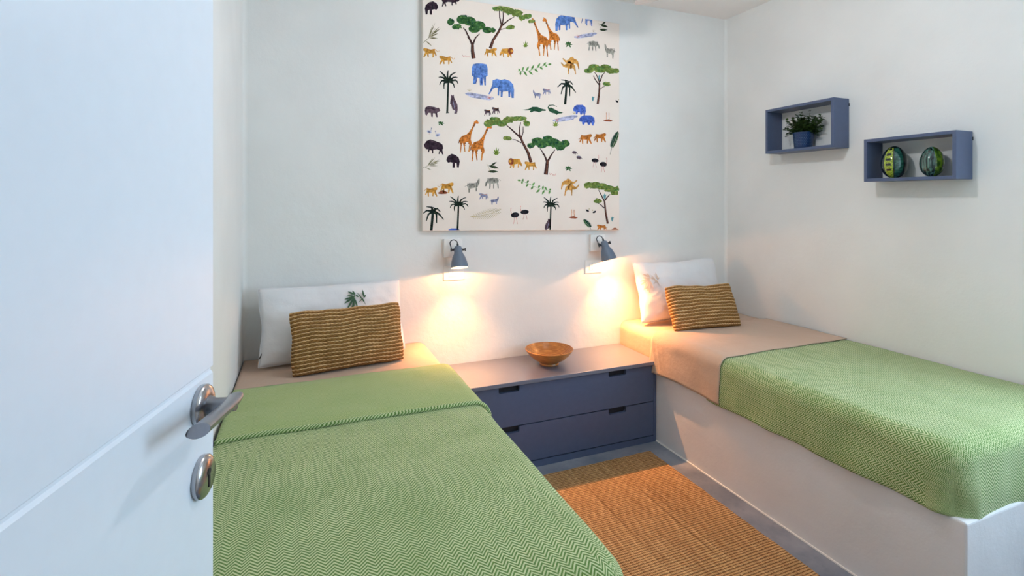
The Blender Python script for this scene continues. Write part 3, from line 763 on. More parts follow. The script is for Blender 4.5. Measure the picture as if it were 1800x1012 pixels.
# ---------------------------------------------------------------- ceiling fan with a lamp
FX, FY = 1.33, 1.53
fan = empty('ceiling_fan', (FX, FY, ZC), label='pale ceiling fan with a round lamp, its blade tip showing at the top edge', cat='ceiling fan')
M['fan'] = m_paint('fan_cream', (0.70, 0.60, 0.55, 1), 0.4)
lathe('canopy', [(0, 0), (0.065, 0), (0.06, -0.03), (0.02, -0.05), (0, -0.05)], M['fan'], fan, 32)
tube('down_rod', [(0, 0, -0.04), (0, 0, -0.20)], 0.012, M['fan'], fan)
lathe('motor', [(0, -0.17), (0.05, -0.175), (0.095, -0.19), (0.10, -0.22), (0.09, -0.245), (0.05, -0.255), (0, -0.255)], M['fan'], fan, 40)
for k in range(4):
    a = math.radians(64+90*k); n = 24
    bm = bmesh.new(); ca, sa = math.cos(a), math.sin(a)
    out = [(0.13, -0.045), (0.20, -0.055), (0.70, -0.068), (0.735, -0.06), (0.745, -0.03), (0.745, 0.03), (0.735, 0.06), (0.70, 0.068), (0.20, 0.055), (0.13, 0.045)]
    lo, hi = [], []
    for r_, w_ in out:
        z = -0.262 - w_*0.18
        x, y = r_*ca-w_*sa, r_*sa+w_*ca
        lo.append(bm.verts.new((x, y, z-0.004))); hi.append(bm.verts.new((x, y, z+0.004)))
    bm.faces.new(lo); bm.faces.new(hi[::-1])
    for i in range(len(out)): j = (i+1) % len(out); bm.faces.new((lo[i], lo[j], hi[j], hi[i]))
    bl_ = from_bm('blade', bm, M['fan'], fan)
    bm = bmesh.new(); box_bm(bm, (0.07, -0.018, -0.262), (0.17, 0.018, -0.256)); bmesh.ops.rotate(bm, verts=bm.verts, cent=(0, 0, 0), matrix=Matrix.Rotation(a, 3, 'Z')); from_bm('blade_bracket', bm, M['nickel'], bl_)
lathe('lamp_holder', [(0, -0.25), (0.04, -0.25), (0.045, -0.28), (0, -0.28)], M['fan'], fan, 32)
g_ = [(0, -0.273)] + [(0.042*math.sin(PI*t/16), -0.315+0.042*math.cos(PI*t/16)) for t in range(1, 16)] + [(0, -0.357)]
lathe('lamp_globe', g_, m_emit('lamp_globe_glow', (0.96, 0.97, 1.0, 1), CEIL_LAMP), fan, 32)
#PRINTS#
# ---------------------------------------------------------------- fabric picture with printed motifs
# motifs are laid out in the fabric's own sheet coordinates (a 346 x 417 grid), four quarters drawn at 4.8x
pic = empty('fabric_picture', (1.25, YB, 1.21), label='large square linen fabric picture printed with safari animals, palms and acacia trees', cat='picture')
PY0 = YB-0.034
QL, QR = (0.612, 2.524, 1.2265), (1.884, 2.524, 1.2015)     # x, top z, bottom z at either side
_f = 902.0; _s, _c = math.sin(YAW), math.cos(YAW)
def sheet(u, v):       # grid position -> position on the wall plane (fabric stretched on its frame)
    a = (u-900)/_f; t = PY0/(_c-a*_s); return ((_s+a*_c)*t, CAM_H+(350-v)/_f*t)
def wallpt(q, x, y):
    if q == 1: u, v = 730+x/4.82, y/4.82
    elif q == 2: u, v = 910+x/4.82, y/4.82
    elif q == 3: u, v = 730+x/4.707, 200+y/4.707
    else: u, v = 910+x/4.707, 200+y/4.707
    return sheet(u, v)
bm = bmesh.new()
def quad3(y): return [(QL[0], y, QL[2]), (QR[0], y, QR[2]), (QR[0], y, QR[1]), (QL[0], y, QL[1])]
NXc = 24; F_, K_ = [], []
ring = [(i/NXc, 0.0) for i in range(NXc)]+[(1.0, i/NXc) for i in range(NXc)]+[(1-i/NXc, 1.0) for i in range(NXc)]+[(0.0, 1-i/NXc) for i in range(NXc)]
def cpt(s, t, y):
    x = QL[0]+(QR[0]-QL[0])*s; zb = QL[2]+(QR[2]-QL[2])*s; zt = QL[1]
    w = 0.0018*noise.noise(Vector((s*14, t*14, 2)))
    return (x+(w if s in (0.0, 1.0) else 0), y, zb+(zt-zb)*t+(w if t in (0.0, 1.0) else 0))
layers = [[bm.verts.new(cpt(s, t, yy)) for s, t in ring] for yy in (YB-0.0015, YB-0.030)]
lf = []
for s, t in ring:
    p = cpt(s, t, PY0); cx_, cz_ = (QL[0]+QR[0])/2, 1.87
    lf.append(bm.verts.new((p[0]+(cx_-p[0])*0.005, PY0, p[2]+(cz_-p[2])*0.005)))
layers.append(lf)
n = len(ring)
for A_, B_ in zip(layers, layers[1:]):
    for i in range(n): j = (i+1) % n; bm.faces.new((A_[i], A_[j], B_[j], B_[i]))
bm.faces.new(layers[0]); bm.faces.new(lf)
kid(from_bm('canvas', bm, M['canvas']), pic)

COL = {'black': lin(30, 28, 36), 'bison': lin(52, 38, 50), 'blue': lin(92, 130, 196), 'dblue': lin(48, 70, 150), 'royal': lin(74, 104, 190), 'tan': lin(206, 152, 78), 'tan2': lin(184, 116, 52),
       'cat': lin(206, 148, 62), 'orange': lin(208, 124, 50), 'brown': lin(110, 62, 36), 'rust': lin(150, 78, 50), 'trunk': lin(66, 42, 40), 'trunk2': lin(120, 74, 56), 'g1': lin(54, 96, 52), 'g2': lin(82, 124, 62),
       'g3': lin(28, 70, 52), 'o1': lin(108, 128, 62), 'o2': lin(136, 150, 76), 'palm': lin(24, 38, 32), 'palmg': lin(48, 66, 40), 'vine': lin(104, 150, 84), 'vinestem': lin(160, 190, 140), 'zebra': lin(176, 172, 160), 'zs': lin(62, 60, 62),
       'grey': lin(138, 140, 168), 'water': lin(176, 178, 204), 'water2': lin(130, 136, 170), 'bear': lin(92, 72, 82), 'pink': lin(214, 140, 130), 'bird': lin(186, 188, 214), 'teal': lin(96, 156, 160), 'straw': lin(178, 160, 110), 'twig': lin(130, 122, 88),
       'sprout': lin(120, 142, 56), 'croc': lin(40, 80, 56), 'dark': lin(50, 62, 40), 'tiger': lin(196, 118, 46)}
PM = {k: m_print(k, v) for k, v in COL.items()}
def clip_poly(pts):     # keep inside the fabric's edge
    i_ = 0.004
    x0, x1 = QL[0]+i_, QR[0]-i_
    def zlo(x): return QL[2]+(QR[2]-QL[2])*(x-QL[0])/(QR[0]-QL[0])+i_
    tests = [lambda p: p[0]-x0, lambda p: x1-p[0], lambda p: p[1]-zlo(p[0]), lambda p: QL[1]-i_-p[1]]
    for f in tests:
        out = []
        for i, a in enumerate(pts):
            b = pts[(i+1) % len(pts)]; fa, fb = f(a), f(b)
            if fa >= 0: out.append(a)
            if (fa >= 0) != (fb >= 0): t = fa/(fa-fb); out.append((a[0]+(b[0]-a[0])*t, a[1]+(b[1]-a[1])*t))
        pts = out
        if len(pts) < 3: return []
    return pts
class Motif:
    def __init__(s, name, q, T=None): s.name, s.q, s.T, s.items = name, q, T, []
    def poly(s, col, pts):
        if s.T: pts = [s.T(p) for p in pts]
        w = [wallpt(s.q, *p) for p in pts]; w = clip_poly(w)
        if len(w) > 2: s.items.append((col, w))
        return s
    def ell(s, col, cx, cy, rx, ry, rot=0, n=14):
        c_, s_ = math.cos(math.radians(rot)), math.sin(math.radians(rot))
        return s.poly(col, [(cx+rx*math.cos(2*PI*k/n)*c_-ry*math.sin(2*PI*k/n)*s_, cy+rx*math.cos(2*PI*k/n)*s_+ry*math.sin(2*PI*k/n)*c_) for k in range(n)])
    def st(s, col, w0, w1, *pts):       # tapered stroke
        L_, R_ = [], []; m = len(pts)
        for i, p in enumerate(pts):
            a = pts[max(0, i-1)]; b = pts[min(m-1, i+1)]; dx, dy = b[0]-a[0], b[1]-a[1]; h = math.hypot(dx, dy) or 1
            w = (w0+(w1-w0)*i/(m-1))/2; L_.append((p[0]-dy/h*w, p[1]+dx/h*w)); R_.append((p[0]+dy/h*w, p[1]-dx/h*w))
        return s.poly(col, L_+R_[::-1])
    def leaf(s, col, x, y, x2, y2, w):
        dx, dy = x2-x, y2-y; h = math.hypot(dx, dy) or 1; nx_, ny_ = -dy/h*w/2, dx/h*w/2
        return s.poly(col, [(x, y), (x+dx*.3+nx_*.9, y+dy*.3+ny_*.9), (x+dx*.6+nx_, y+dy*.6+ny_), (x2, y2), (x+dx*.6-nx_, y+dy*.6-ny_), (x+dx*.3-nx_*.9, y+dy*.3-ny_*.9)])
    def done(s):
        if not s.items: return
        vs, fs, mi, cols = [], [], [], []
        for k, (col, w) in enumerate(s.items):
            if col not in cols: cols.append(col)
            b = len(vs); y = PY0-0.0003-0.000012*k
            vs += [(p[0], y, p[1]) for p in w]
            for t in tessellate_polygon([[Vector((p[0], p[1], 0)) for p in w]]): fs.append([b+i for i in t]); mi.append(cols.index(col))
        me = bpy.data.meshes.new(s.name); me.from_pydata(vs, [], fs); me.update()
        bm = bmesh.new(); bm.from_mesh(me)
        for f in bm.faces:
            if f.normal.y > 0: f.normal_flip()
        bm.to_mesh(me); bm.free()
        o = link(s.name, me, [PM[c] for c in cols]); me.polygons.foreach_set('material_index', mi); kid(o, pic)
TPL = {}
def tpl(name, bbox, fn): TPL[name] = (bbox, fn)
def put(kind, q, x0, y0, x1, y1, flip=False, name=None):
    (a0, b0, a1, b1), fn = TPL[kind]
    def T(p):
        fx = (p[0]-a0)/(a1-a0); fy = (p[1]-b0)/(b1-b0)
        if flip: fx = 1-fx
        return (x0+fx*(x1-x0), y0+fy*(y1-y0))
    m = Motif((name or kind)+'_print', q, T); fn(m); m.done()
def ele(m, c='blue', d='dblue'):
    m.poly(c, [(655,680),(690,668),(725,676),(760,670),(800,685),(828,715),(836,760),(834,828),(815,828),(808,775),(800,822),(788,820),(786,770),(742,768),(738,822),(722,820),(722,765),(712,760),(710,808),(697,806),(698,745),(680,742),(660,750),(628,798),(620,795),(640,750),(652,715)])
    m.st(d, 2, 5, (700,680), (718,700), (716,722), (702,745)); m.ell(d, 668, 708, 3, 3); m.st(d, 6, 3, (712,766), (745,772), (785,770)); m.st(d, 6, 3, (798,775), (802,820)); m.st(d, 4, 2, (655,735), (640,765), (624,795))
tpl('elephant', (620, 668, 836, 828), ele)
def ele2(m):
    m.poly('blue', [(490,545),(520,536),(565,537),(603,545),(612,580),(612,640),(598,650),(597,722),(586,720),(578,655),(572,720),(548,720),(545,660),(520,655),(512,712),(490,708),(495,650),(482,640),(480,580)])
    m.st('dblue', 3, 4, (550,560), (556,620), (575,655)); m.st('dblue', 3, 2, (520,560), (505,620), (498,650)); m.st('dblue', 7, 4, (525,650), (515,705)); m.st('dblue', 7, 5, (560,655), (562,715))
tpl('standing_elephant', (480, 535, 615, 722), ele2)
def bis(m):
    m.poly('bison', [(72,255),(85,240),(95,225),(125,213),(165,225),(205,240),(225,255),(232,285),(224,297),(232,338),(222,336),(212,310),(200,335),(192,332),(200,302),(180,295),(150,298),(150,325),(138,330),(140,305),(120,300),(115,318),(104,316),(110,295),(90,292),(78,275)])
    m.st('bear', 5, 2, (125,222), (165,236), (200,252)); m.st('black', 4, 8, (110,235), (122,265), (118,290))
tpl('walking_bison', (72, 213, 234, 340), bis)
def bis2(m):
    m.poly('bison', [(258,375),(270,350),(300,332),(330,340),(360,365),(368,395),(360,445),(345,443),(342,410),(328,405),(326,445),(308,445),(308,405),(290,400),(272,405),(258,390)])
    m.st('black', 4, 9, (300,345), (305,375), (298,400)); m.st('bear', 4, 2, (312,340), (345,365))
tpl('standing_bison', (256, 330, 370, 447), bis2)
def lion(m):
    m.poly('cat', [(735,412),(790,410),(812,428),(812,455),(818,486),(808,486),(800,462),(790,485),(782,483),(778,455),(750,450),(752,482),(743,480),(738,452),(722,470),(712,460),(725,435)])
    m.ell('rust', 808, 432, 23, 28); m.ell('cat', 814, 430, 11, 13); m.st('brown', 3, 2, (735,450), (712,470))
tpl('lion', (710, 402, 832, 488), lion)
def cat(m, c='cat'):
    m.poly(c, [(600,412),(630,418),(660,410),(680,406),(690,412),(688,426),(674,434),(690,475),(682,478),(662,450),(655,476),(647,474),(648,448),(618,446),(618,478),(608,475),(605,445),(592,468),(585,462),(597,435)])
    m.st('tan2', 5, 2, (605,420), (640,424), (668,416)); m.ell('brown', 684, 414, 2, 2)
tpl('lioness', (585, 405, 691, 480), cat)
def chee(m):
    cat(m); m.st('cat', 4, 3, (600,416), (588,424), (578,436), (570,434), (566,424))
    r = random.Random(3)
    for k in range(16): m.ell('brown', r.uniform(604, 668), r.uniform(420, 440), 1.6, 1.6, n=6)
tpl('cheetah', (566, 405, 691, 480), chee)
def tig(m):
    cat(m, 'tiger')
    for k in range(8): x = 606+k*8; m.st('brown', 2.4, 1.6, (x, 414), (x-2, 428), (x+1, 442))
    m.st('tiger', 5, 4, (602,424), (590,440), (578,444)); m.ell('tan', 684, 422, 4, 4)
tpl('tiger', (578, 405, 691, 480), tig)
def zeb(m):
    m.poly('zebra', [(605,355),(640,347),(675,360),(692,385),(695,412),(684,412),(680,392),(672,385),(664,400),(666,430),(658,430),(655,395),(640,392),(640,428),(632,428),(630,390),(615,388),(608,428),(600,425),(605,390),(600,370)])
    for k in range(11): x = 606+k*7; m.st('zs', 3.2, 2, (x, 352), (x+2, 370), (x, 386))
    for x in (604, 636, 662): m.st('zs', 3, 2, (x, 398), (x, 428))
    m.st('zs', 3, 3, (684,380), (690,410)); m.st('zs', 2, 2, (600,362), (588,372))
tpl('grazing_zebra', (588, 347, 697, 432), zeb)
def zeb2(m, c='zebra', d='zs'):
    m.poly(c, [(735,374),(738,366),(746,372),(752,400),(775,412),(805,415),(818,430),(812,460),(808,495),(800,495),(797,460),(765,450),(762,485),(754,484),(752,450),(740,420),(735,398)])
    for k in range(8): x = 756+k*8; m.st(d, 3.4, 2, (x, 408), (x+2, 425), (x-1, 448))
    m.st(d, 3, 3, (746,380), (750,405)); m.st(d, 3, 3, (740,395), (748,425)); m.st(d, 2, 2, (815,428), (832,440)); m.st(d, 3, 2, (757,455), (758,484)); m.st(d, 3, 2, (804,460), (804,494))
tpl('zebra', (733, 366, 835, 496), zeb2)
tpl('wolf', (733, 366, 835, 496), lambda m: zeb2(m, 'grey', 'water2'))
def catg(m): 
    cat(m, 'grey'); m.st('water2', 12, 8, (612,432), (660,430))
tpl('grey_wolf', (585, 405, 691, 480), catg)
def monk(m): cat(m, 'bear'); m.st('black', 12, 6, (610,428), (660,428)); m.ell('black', 682, 416, 8, 8)
tpl('monkey', (585, 405, 691, 480), monk)
def gir(m, seed=4):
    m.poly('orange', [(108,180),(122,158),(128,152),(133,160),(145,168),(150,190),(165,235),(182,268),(205,298),(240,312),(260,340),(262,372),(252,400),(258,478),(250,478),(243,405),(235,380),(228,415),(222,470),(214,470),(218,415),(212,375),(192,372),(184,400),(192,470),(181,470),(176,420),(165,400),(163,380),(172,350),(168,300),(155,250),(145,215),(134,190),(114,192)])
    r = random.Random(seed)
    for k in range(60):
        f = r.random()
        if f < 0.45: t = r.random(); x = 140+45*t+r.uniform(-8, 8); y = 190+110*t
        elif f < 0.8: x = r.uniform(180, 252); y = r.uniform(308, 366)
        else: x = r.choice((186, 218, 248))+r.uniform(-4, 4); y = r.uniform(370, 410)
        m.ell('brown', x, y, 3.6, 3.0, n=7)
    m.st('tan', 3, 3, (184,420), (187,468)); m.st('tan', 3, 3, (219,420), (218,468)); m.st('brown', 3, 4, (118,158), (122,150)); m.st('brown', 4, 6, (262,350), (266,385))
tpl('giraffe', (108, 152, 264, 480), gir)
def cam_(m):
    m.poly('tan', [(360,600),(366,570),(380,555),(398,550),(412,535),(430,540),(445,556),(462,562),(476,556),(485,545),(496,548),(486,560),(470,576),(448,582),(432,582),(428,625),(421,625),(418,588),(392,584),(380,588),(370,605),(364,628),(357,625)])
    m.st('tan2', 5, 2, (385,560), (420,556), (445,570)); m.st('tan2', 3, 2, (368,580), (360,622))
tpl('camel', (355, 533, 497, 628), cam_)
def hip(m):
    m.poly('royal', [(478,905),(500,890),(550,890),(575,910),(578,945),(568,978),(560,975),(552,950),(545,970),(530,970),(525,950),(510,952),(505,970),(492,968),(490,945),(472,942),(470,925)])
    m.st('dblue', 7, 4, (505,945), (540,950), (566,935)); m.st('dblue', 4, 3, (495,900), (502,925), (492,940)); m.ell('dblue', 485, 912, 3, 3)
tpl('hippo', (470, 888, 580, 980), hip)
def bear(m):
    m.poly('bear', [(85,910),(110,898),(160,905),(185,915),(198,912),(205,922),(212,938),(195,948),(185,955),(190,992),(175,990),(168,960),(150,958),(148,990),(135,988),(130,955),(110,955),(98,978),(85,970),(80,935)])
    m.st('bison', 10, 5, (95,915), (140,920), (175,930))
tpl('bear', (78, 896, 214, 995), bear)
def sbear(m):
    m.poly('bear', [(303,800),(312,812),(326,803),(330,830),(345,860),(358,890),(360,930),(352,962),(330,962),(335,935),(315,925),(305,890),(295,880),(298,850),(302,825)])
    m.st('grey', 5, 3, (322,860), (330,900), (340,950)); m.st('bison', 4, 4, (318,815), (312,850), (308,885))
tpl('standing_bear', (293, 800, 362, 965), sbear)
def ost(m):
    m.ell('black', 640, 385, 30, 17, 5); m.st('pink', 4, 3, (664,378), (670,360), (669,342)); m.ell('pink', 668, 342, 4, 3)
    m.st('pink', 3, 3, (632,398), (627,420), (623,442)); m.st('pink', 3, 3, (644,398), (645,420), (652,442))
tpl('ostrich', (608, 338, 676, 445), ost)
def palm1(m):
    m.poly('palm', [(272,680),(286,680),(283,800),(278,950),(290,956),(258,960),(262,950),(268,800)])
    for pts in [((276,690),(272,645),(278,597)), ((272,690),(245,640),(206,606)), ((282,690),(300,640),(345,614)), ((270,690),(235,660),(197,658)), ((284,690),(320,660),(358,661)), ((270,692),(228,685),(206,722)), ((272,694),(245,705),(243,757)), ((286,692),(315,705),(330,745)), ((286,690),(338,680),(362,714))]:
        m.st('palm', 22, 6, pts[0], ((pts[0][0]+pts[1][0])/2, (pts[0][1]+pts[1][1])/2), pts[1], ((pts[1][0]+pts[2][0])/2+(pts[1][0]-pts[0][0])*.08, (pts[1][1]+pts[2][1])/2-4), pts[2])
    m.ell('palm', 278, 690, 16, 12); m.st('palmg', 3, 1, (280,700), (305,680), (335,690)); m.st('palmg', 3, 1, (272,690), (250,660), (225,630))
tpl('palm_tree', (195, 595, 365, 962), palm1)
def palm2(m):
    m.poly('palm', [(406,712),(424,712),(418,800),(412,882),(392,882),(400,800)])
    for pts in [((414,712),(370,708),(338,738)), ((412,716),(382,740),(367,797)), ((414,712),(405,680),(368,676)), ((416,712),(440,740),(442,813)), ((420,712),(458,735),(492,783)), ((418,710),(445,690),(468,718)), ((414,712),(430,690),(400,676))]:
        m.st('palm', 20, 6, pts[0], ((pts[0][0]+pts[1][0])/2, (pts[0][1]+pts[1][1])/2), pts[1], ((pts[1][0]+pts[2][0])/2, (pts[1][1]+pts[2][1])/2), pts[2])
    m.st('palmg', 4, 2, (424,720), (455,742), (482,772))
tpl('drooping_palm', (336, 672, 493, 882), palm2)
def sprout(col):
    def f(m):
        for x, y in ((3, 35), (8, 12), (25, 0), (42, 8), (48, 32), (14, 45), (36, 44)): m.leaf(col, 25, 48, x, y, 9)
    return f
tpl('sprout', (0, 0, 50, 50), sprout('sprout'))
def sprout2(m):
    for x, y in ((0, 18), (8, 2), (24, -2), (42, 4), (50, 22), (40, 44), (10, 40)): m.leaf('g1', 25, 18, x, y, 10)
tpl('leafy_sprout', (0, 0, 50, 50), sprout2)
def water(m):
    m.poly('water', [(0,20),(18,10),(60,12),(110,22),(160,30),(200,44),(238,50),(240,62),(200,72),(150,66),(100,58),(50,50),(30,38),(10,30)])
    m.st('water2', 5, 2, (2,20), (60,26), (130,34), (190,44)); m.st('water2', 3, 2, (40,46), (110,52), (170,60)); m.st('water2', 4, 3, (0,18), (30,26))
    for k in range(7): a = math.radians(-150+k*20); m.st('pink', 3, 1, (200, 60), (200+34*math.cos(a), 60+30*math.sin(a)))
    for k in range(5): a = math.radians(-140+k*25); m.st('straw', 3, 1, (36, 2), (36+26*math.cos(a), 2+24*math.sin(a)))
tpl('water_hole', (0, -28, 242, 75), water)
def vine(m):
    st_ = [(0,600),(40,602),(90,598),(140,582),(190,564),(240,548),(270,540)]
    m.st('vinestem', 5, 3, *st_)
    for x, y, x2, y2 in [(38,600,50,562),(70,600,95,560),(112,592,140,545),(165,574,190,532),(215,556,240,526),(255,545,286,542),(20,602,8,578),(25,602,22,638),(50,602,80,642),(90,598,128,632),(140,582,172,608),(185,566,214,588),(232,552,250,566)]:
        m.leaf('vine', x, y, x2, y2, 16)
tpl('leafy_vine', (0, 526, 286, 642), vine)
def feather(col):
    def f(m):
        m.st(col, 4, 2, (0, 60), (90, 52), (180, 36), (260, 10))
        for k in range(17):
            x = 18+k*14; y = 60-0.09*x-0.0003*x*x; L = 34*math.sin(PI*(k+2)/20)+8
            m.leaf(col, x, y, x+L*0.75, y-L*0.95, 3.4); m.leaf(col, x, y, x+L*0.8, y+L*0.75, 3.4)
    return f
tpl('feather_leaf', (0, -10, 290, 92), feather('straw'))
def frond(m):
    m.st('g3', 3, 4, (0, 120), (14, 80), (60, 0))
    for k in range(14):
        f = k/13; x = 16+44*f; y = 78-78*f; L = 12+14*math.sin(PI*(f*.8+.15))
        m.leaf('g3', x, y, x+L*0.3, y-L, 7); m.leaf('g3', x, y, x-L, y-L*0.45, 7); m.leaf('g1', x, y, x+L, y-L*0.1, 6)
tpl('green_frond', (0, -20, 80, 120), frond)
def twig(m):
    m.st('twig', 3, 2, (0, 80), (50, 60), (110, 20))
    for x, y, x2, y2 in [(50,60,110,-5),(55,58,150,12),(60,56,140,40),(45,62,90,2),(50,60,135,62),(20,72,80,95),(70,50,160,20)]: m.leaf('twig', x, y, x2, y2, 6)
tpl('dry_twig', (0, -5, 160, 97), twig)
def trio(m):
    m.leaf('dark', 0, 60, 70, 62, 18); m.leaf('dark', 5, 20, 75, 40, 20); m.leaf('dark', 20, 20, 60, -5, 12); m.st('straw', 2, 2, (-5, 10), (10, 40), (15, 60))
tpl('leaf_trio', (-5, -5, 80, 75), trio)
def rockp(m): m.poly('rust', [(0,20),(20,8),(45,0),(70,10),(88,18),(70,26),(30,28),(8,26)]); m.st('brown', 3, 2, (15,22), (60,20))
tpl('rock', (0, 0, 88, 28), rockp)
def legs(m): m.st('orange', 5, 4, (28,0), (29,30), (28,58)); m.st('orange', 5, 4, (48,2), (48,32), (50,58)); m.poly('rust', [(0,66),(20,60),(45,56),(65,62),(80,70),(60,76),(25,74)])
tpl('flamingo_legs', (0, 0, 80, 76), legs)
def bird(m): m.ell('bird', 25, 35, 20, 11, 20); m.st('bird', 6, 4, (38,30), (42,15), (44,6)); m.ell('grey', 44, 6, 5, 4); m.st('pink', 2, 2, (25,44), (24,58)); m.leaf('grey', 12, 30, 38, 42, 8)
tpl('goose', (0, 0, 50, 58), bird)
def tou(m): m.ell('black', 20, 22, 14, 8, 30); m.leaf('black', 5, 10, 30, 30, 9); m.leaf('straw', 28, 10, 40, 4, 7)
tpl('toucan', (0, 0, 40, 36), tou)
def arm(m): m.ell('bear', 25, 15, 20, 12, 8); m.st('grey', 3, 2, (12,10), (30,6), (40,14)); m.st('bear', 5, 2, (42,20), (55,30)); m.st('bear', 3, 3, (15,24), (13,32)); m.st('bear', 3, 3, (34,26), (33,34))
tpl('armadillo', (0, 0, 55, 34), arm)
def tbird(m): m.leaf('teal', 12, 0, 14, 40, 18); m.leaf('teal', 5, 18, 28, 8, 9); m.st('water2', 2, 2, (12,10), (16,34))
tpl('blue_bird', (0, 0, 28, 42), tbird)
def snake(m): m.st('pink', 4, 3, (0,0), (8,12), (22,4), (34,14), (48,12), (58,16), (64,4))
tpl('snake', (0, 0, 65, 18), snake)
def croc(m):
    m.poly('croc', [(38,932),(90,925),(125,907),(165,908),(200,922),(238,930),(235,940),(205,940),(180,952),(165,945),(135,942),(115,952),(100,945),(110,935),(70,936)])
    m.st('g3', 4, 2, (100,922), (150,914), (200,928))
tpl('crocodile', (38, 905, 240, 955), croc)
def croc2(m):
    m.st('croc', 4, 14, (332,905), (300,892), (265,895), (258,912), (268,928)); m.poly('croc', [(255,915),(285,912),(320,930),(350,945),(385,952),(370,960),(345,962),(330,972),(318,962),(290,955),(265,940)])
tpl('curled_crocodile', (252, 888, 387, 975), croc2)
def acacia(q, canopy, trunk, cols, clumps=(), seed=0, tc='trunk'):
    m = Motif('acacia_tree_print', q); r = random.Random(seed)
    for w0, w1, pts in trunk: m.st(tc, w0, w1, *pts)
    w0, w1, pts = trunk[0]; m.st('trunk2', w0*.3, w1*.3, *[(p[0]+w0*.12, p[1]) for p in pts])
    def blobs(cs, k):
        for cx, cy, rx, ry in cs:
            m.ell(cols[0], cx, cy, rx*0.92, ry*0.88, r.uniform(-10, 10))
            for _ in range(k):
                a = r.uniform(0, 2*PI); d = r.uniform(0.3, 1.0)
                m.ell(r.choice(cols), cx+rx*d*.85*math.cos(a), cy+ry*d*.85*math.sin(a), r.uniform(7, 15), r.uniform(5, 9), r.uniform(-50, 50), 9)
    blobs(canopy, 13); blobs(clumps, 9); m.done()
GA = ['g1', 'g2', 'g3', 'g1']; GB = ['o1', 'o2', 'g2', 'o1']
acacia(1, [(300,185,34,30),(350,225,45,24),(400,165,55,44),(460,180,60,45),(500,245,55,38),(540,215,60,42),(610,255,45,32),(660,258,22,22)],
       [(34,24,((494,495),(484,430),(484,375))), (20,6,((484,380),(455,320),(425,255),(405,235))), (18,6,((486,380),(510,320),(545,285))), (6,2,((455,330),(436,312)))], GA, seed=1)
acacia(1, [(690,75,35,22),(750,70,60,28),(800,95,55,32),(860,110,55,32),(905,150,35,24),(950,140,40,24),(985,180,30,16)],
       [(26,16,((635,410),(660,340),(705,270),(735,205))), (14,7,((730,215),(715,150),(712,90))), (12,6,((738,205),(745,150),(742,80))), (14,5,((725,225),(790,170),(838,142))), (7,4,((712,255),(745,245),(770,240)))], GB, [(805,232,42,20)], seed=2)
acacia(4, [(-240,80,45,34),(-190,60,55,38),(-130,80,50,30),(-80,50,50,30),(-20,40,50,22),(30,40,50,20),(75,80,30,26)],
       [(26,16,((110,402),(85,320),(40,235),(15,170))), (16,6,((25,200),(-50,130),(-95,92))), (12,6,((18,180),(15,120),(25,70))), (10,5,((30,200),(45,150),(45,105))), (8,4,((30,240),(-20,215),(-45,212)))], GB, [(-85,202,40,20)], seed=3)
acacia(4, [(110,262,36,24),(160,225,50,34),(200,255,50,34),(250,225,55,52),(300,240,55,42),(350,265,50,44),(395,245,36,34)],
       [(34,24,((232,502),(240,440),(246,385))), (18,6,((242,395),(220,340),(185,285))), (18,6,((250,390),(275,345),(310,295))), (6,2,((215,340),(200,330)))], GA, seed=4)
acacia(2, [(600,600,42,24),(650,570,55,30),(700,590,55,30),(740,570,50,28),(790,600,50,28),(835,600,26,24)],
       [(20,13,((677,882),(690,790),(694,700))), (12,5,((692,720),(660,680),(640,640))), (10,5,((694,700),(670,640),(650,610))), (12,5,((698,690),(715,640),(740,610))), (7,4,((695,760),(720,738),(740,730)))], GB, [(752,712,36,20)], seed=5)
acacia(4, [(580,590,36,26),(640,590,50,32),(700,600,50,32),(760,620,50,30),(800,650,34,24),(820,620,20,16)],
       [(18,13,((745,908),(728,820),(718,720))), (12,5,((716,720),(690,670),(670,630))), (12,5,((722,715),(745,685),(765,665))), (10,4,((716,780),(690,755),(665,738)))], GB, [(662,722,38,20)], seed=6)
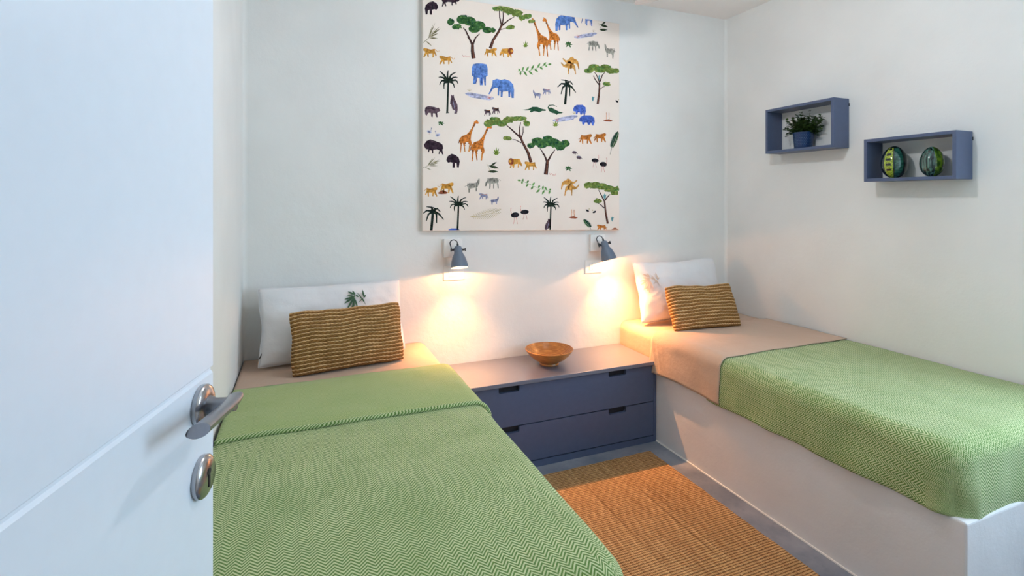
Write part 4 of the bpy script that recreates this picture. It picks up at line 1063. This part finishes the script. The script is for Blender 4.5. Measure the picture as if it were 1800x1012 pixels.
L = [('standing_bison',1,78,8,195,126,True),('walking_bison',1,222,-60,384,58,True),('dry_twig',1,68,190,215,395),('cheetah',1,66,405,202,490,True),('cheetah',1,203,470,332,548,True),('lioness',1,584,405,692,482),('lion',1,710,402,832,490),
 ('snake',1,400,466,465,488),('standing_elephant',1,478,535,616,724),('elephant',1,620,668,837,830),('palm_tree',1,195,592,366,962),('standing_bear',1,292,798,362,966),('bear',1,78,896,214,996),('water_hole',1,422,742,668,852),('monkey',1,583,925,643,982,True),('monkey',1,650,906,716,970,True),
 ('giraffe',2,108,152,264,482),('giraffe',2,208,148,354,430),('elephant',2,318,120,515,262,True),('water_hole',2,475,245,672,328,True),('leaf_trio',2,685,180,772,268),('sprout',2,40,345,92,400),('leafy_sprout',2,395,352,465,412),('grazing_zebra',2,586,345,698,434),('zebra',2,733,368,838,497),
 ('camel',2,376,478,524,590,True),('camel',2,362,512,496,632,True),('leafy_vine',2,0,526,288,645),('drooping_palm',2,335,672,493,884),('wolf',2,128,762,210,838),('grey_wolf',2,210,748,282,804,True),('crocodile',2,38,902,242,956),('curled_crocodile',2,252,886,387,976),('hippo',2,470,886,580,980),
 ('blue_bird',2,680,632,704,685),('blue_bird',2,622,815,652,862),('toucan',2,822,838,860,872),
 ('leafy_sprout',3,180,62,243,103),('goose',3,90,112,140,172),('goose',3,160,138,212,200,True),('walking_bison',3,70,212,234,340),('standing_bison',3,256,328,370,448),('dry_twig',3,58,358,212,468),('giraffe',3,362,50,526,322,True),('giraffe',3,458,84,636,394,True),('sprout',3,640,274,702,340),('leaf_trio',3,592,398,700,494),
 ('lion',3,768,364,888,452,True),('cheetah',3,62,606,184,686),('rock',3,186,630,272,664),('cheetah',3,185,565,318,662),('zebra',3,405,533,536,652,True),('grazing_zebra',3,574,526,706,622,True),('grey_wolf',3,528,655,606,710,True),('wolf',3,610,684,692,752,True),
 ('drooping_palm',3,55,765,236,972),('palm_tree',3,278,676,440,966),('feather_leaf',3,455,766,742,892),('ostrich',3,783,775,862,915,True),('ostrich',4,15,760,95,878,True),
 ('flamingo_legs',4,706,-12,788,64),('hippo',4,508,10,640,100),('water_hole',4,288,-28,498,72,True),('sprout',4,282,56,344,104),('tiger',4,503,165,614,252),('tiger',4,624,158,732,240),('green_frond',4,764,130,846,336),('armadillo',4,445,304,498,338),('armadillo',4,480,344,538,380),('ostrich',4,608,338,676,446),('ostrich',4,676,362,744,488),
 ('lioness',4,56,392,158,468,True),('leafy_sprout',4,385,432,452,482),('snake',4,262,488,316,512),('camel',4,355,533,497,628),('camel',4,384,570,512,680),('palm_tree',4,206,682,346,968),('standing_bear',4,222,864,278,972,True),('flamingo_legs',4,418,790,498,866),('toucan',4,556,780,598,814),('toucan',4,612,790,656,826,True),
 ('green_frond',4,534,864,612,968,True),('tiger',4,655,915,742,966,True),('rock',4,774,940,834,966),('blue_bird',4,704,658,738,712),('blue_bird',4,768,848,798,895)]
for a in L: put(*a)
for q, x0, y0, x1, y1, fl in ((2,538,86,632,222,False),): put('elephant', q, x0, y0, x1, y1, fl)
put('hippo', 3, 268, 946, 374, 1010)
def vine4():
    def T(p): fx = (p[0])/286; fy = (p[1]-526)/116; return (0+fx*280, 668-fy*124 if False else 540+fx*45+(fy-0.62+fx*0.62)*90)
    m = Motif('leafy_vine_print', 4)
    m.st('vinestem', 5, 3, (0,548), (50,560), (110,588), (165,612), (215,630), (262,632))
    for x, y, x2, y2 in [(25,552,-4,548),(40,558,46,536),(40,558,32,580),(75,572,92,548),(88,578,68,604),(120,592,142,566),(130,596,108,628),(170,613,184,588),(185,620,152,655),(205,627,212,592),(222,630,200,668),(262,632,276,618),(268,632,256,666),(240,632,222,600)]: m.leaf('vine', x, y, x2, y2, 16)
    m.done()
vine4()
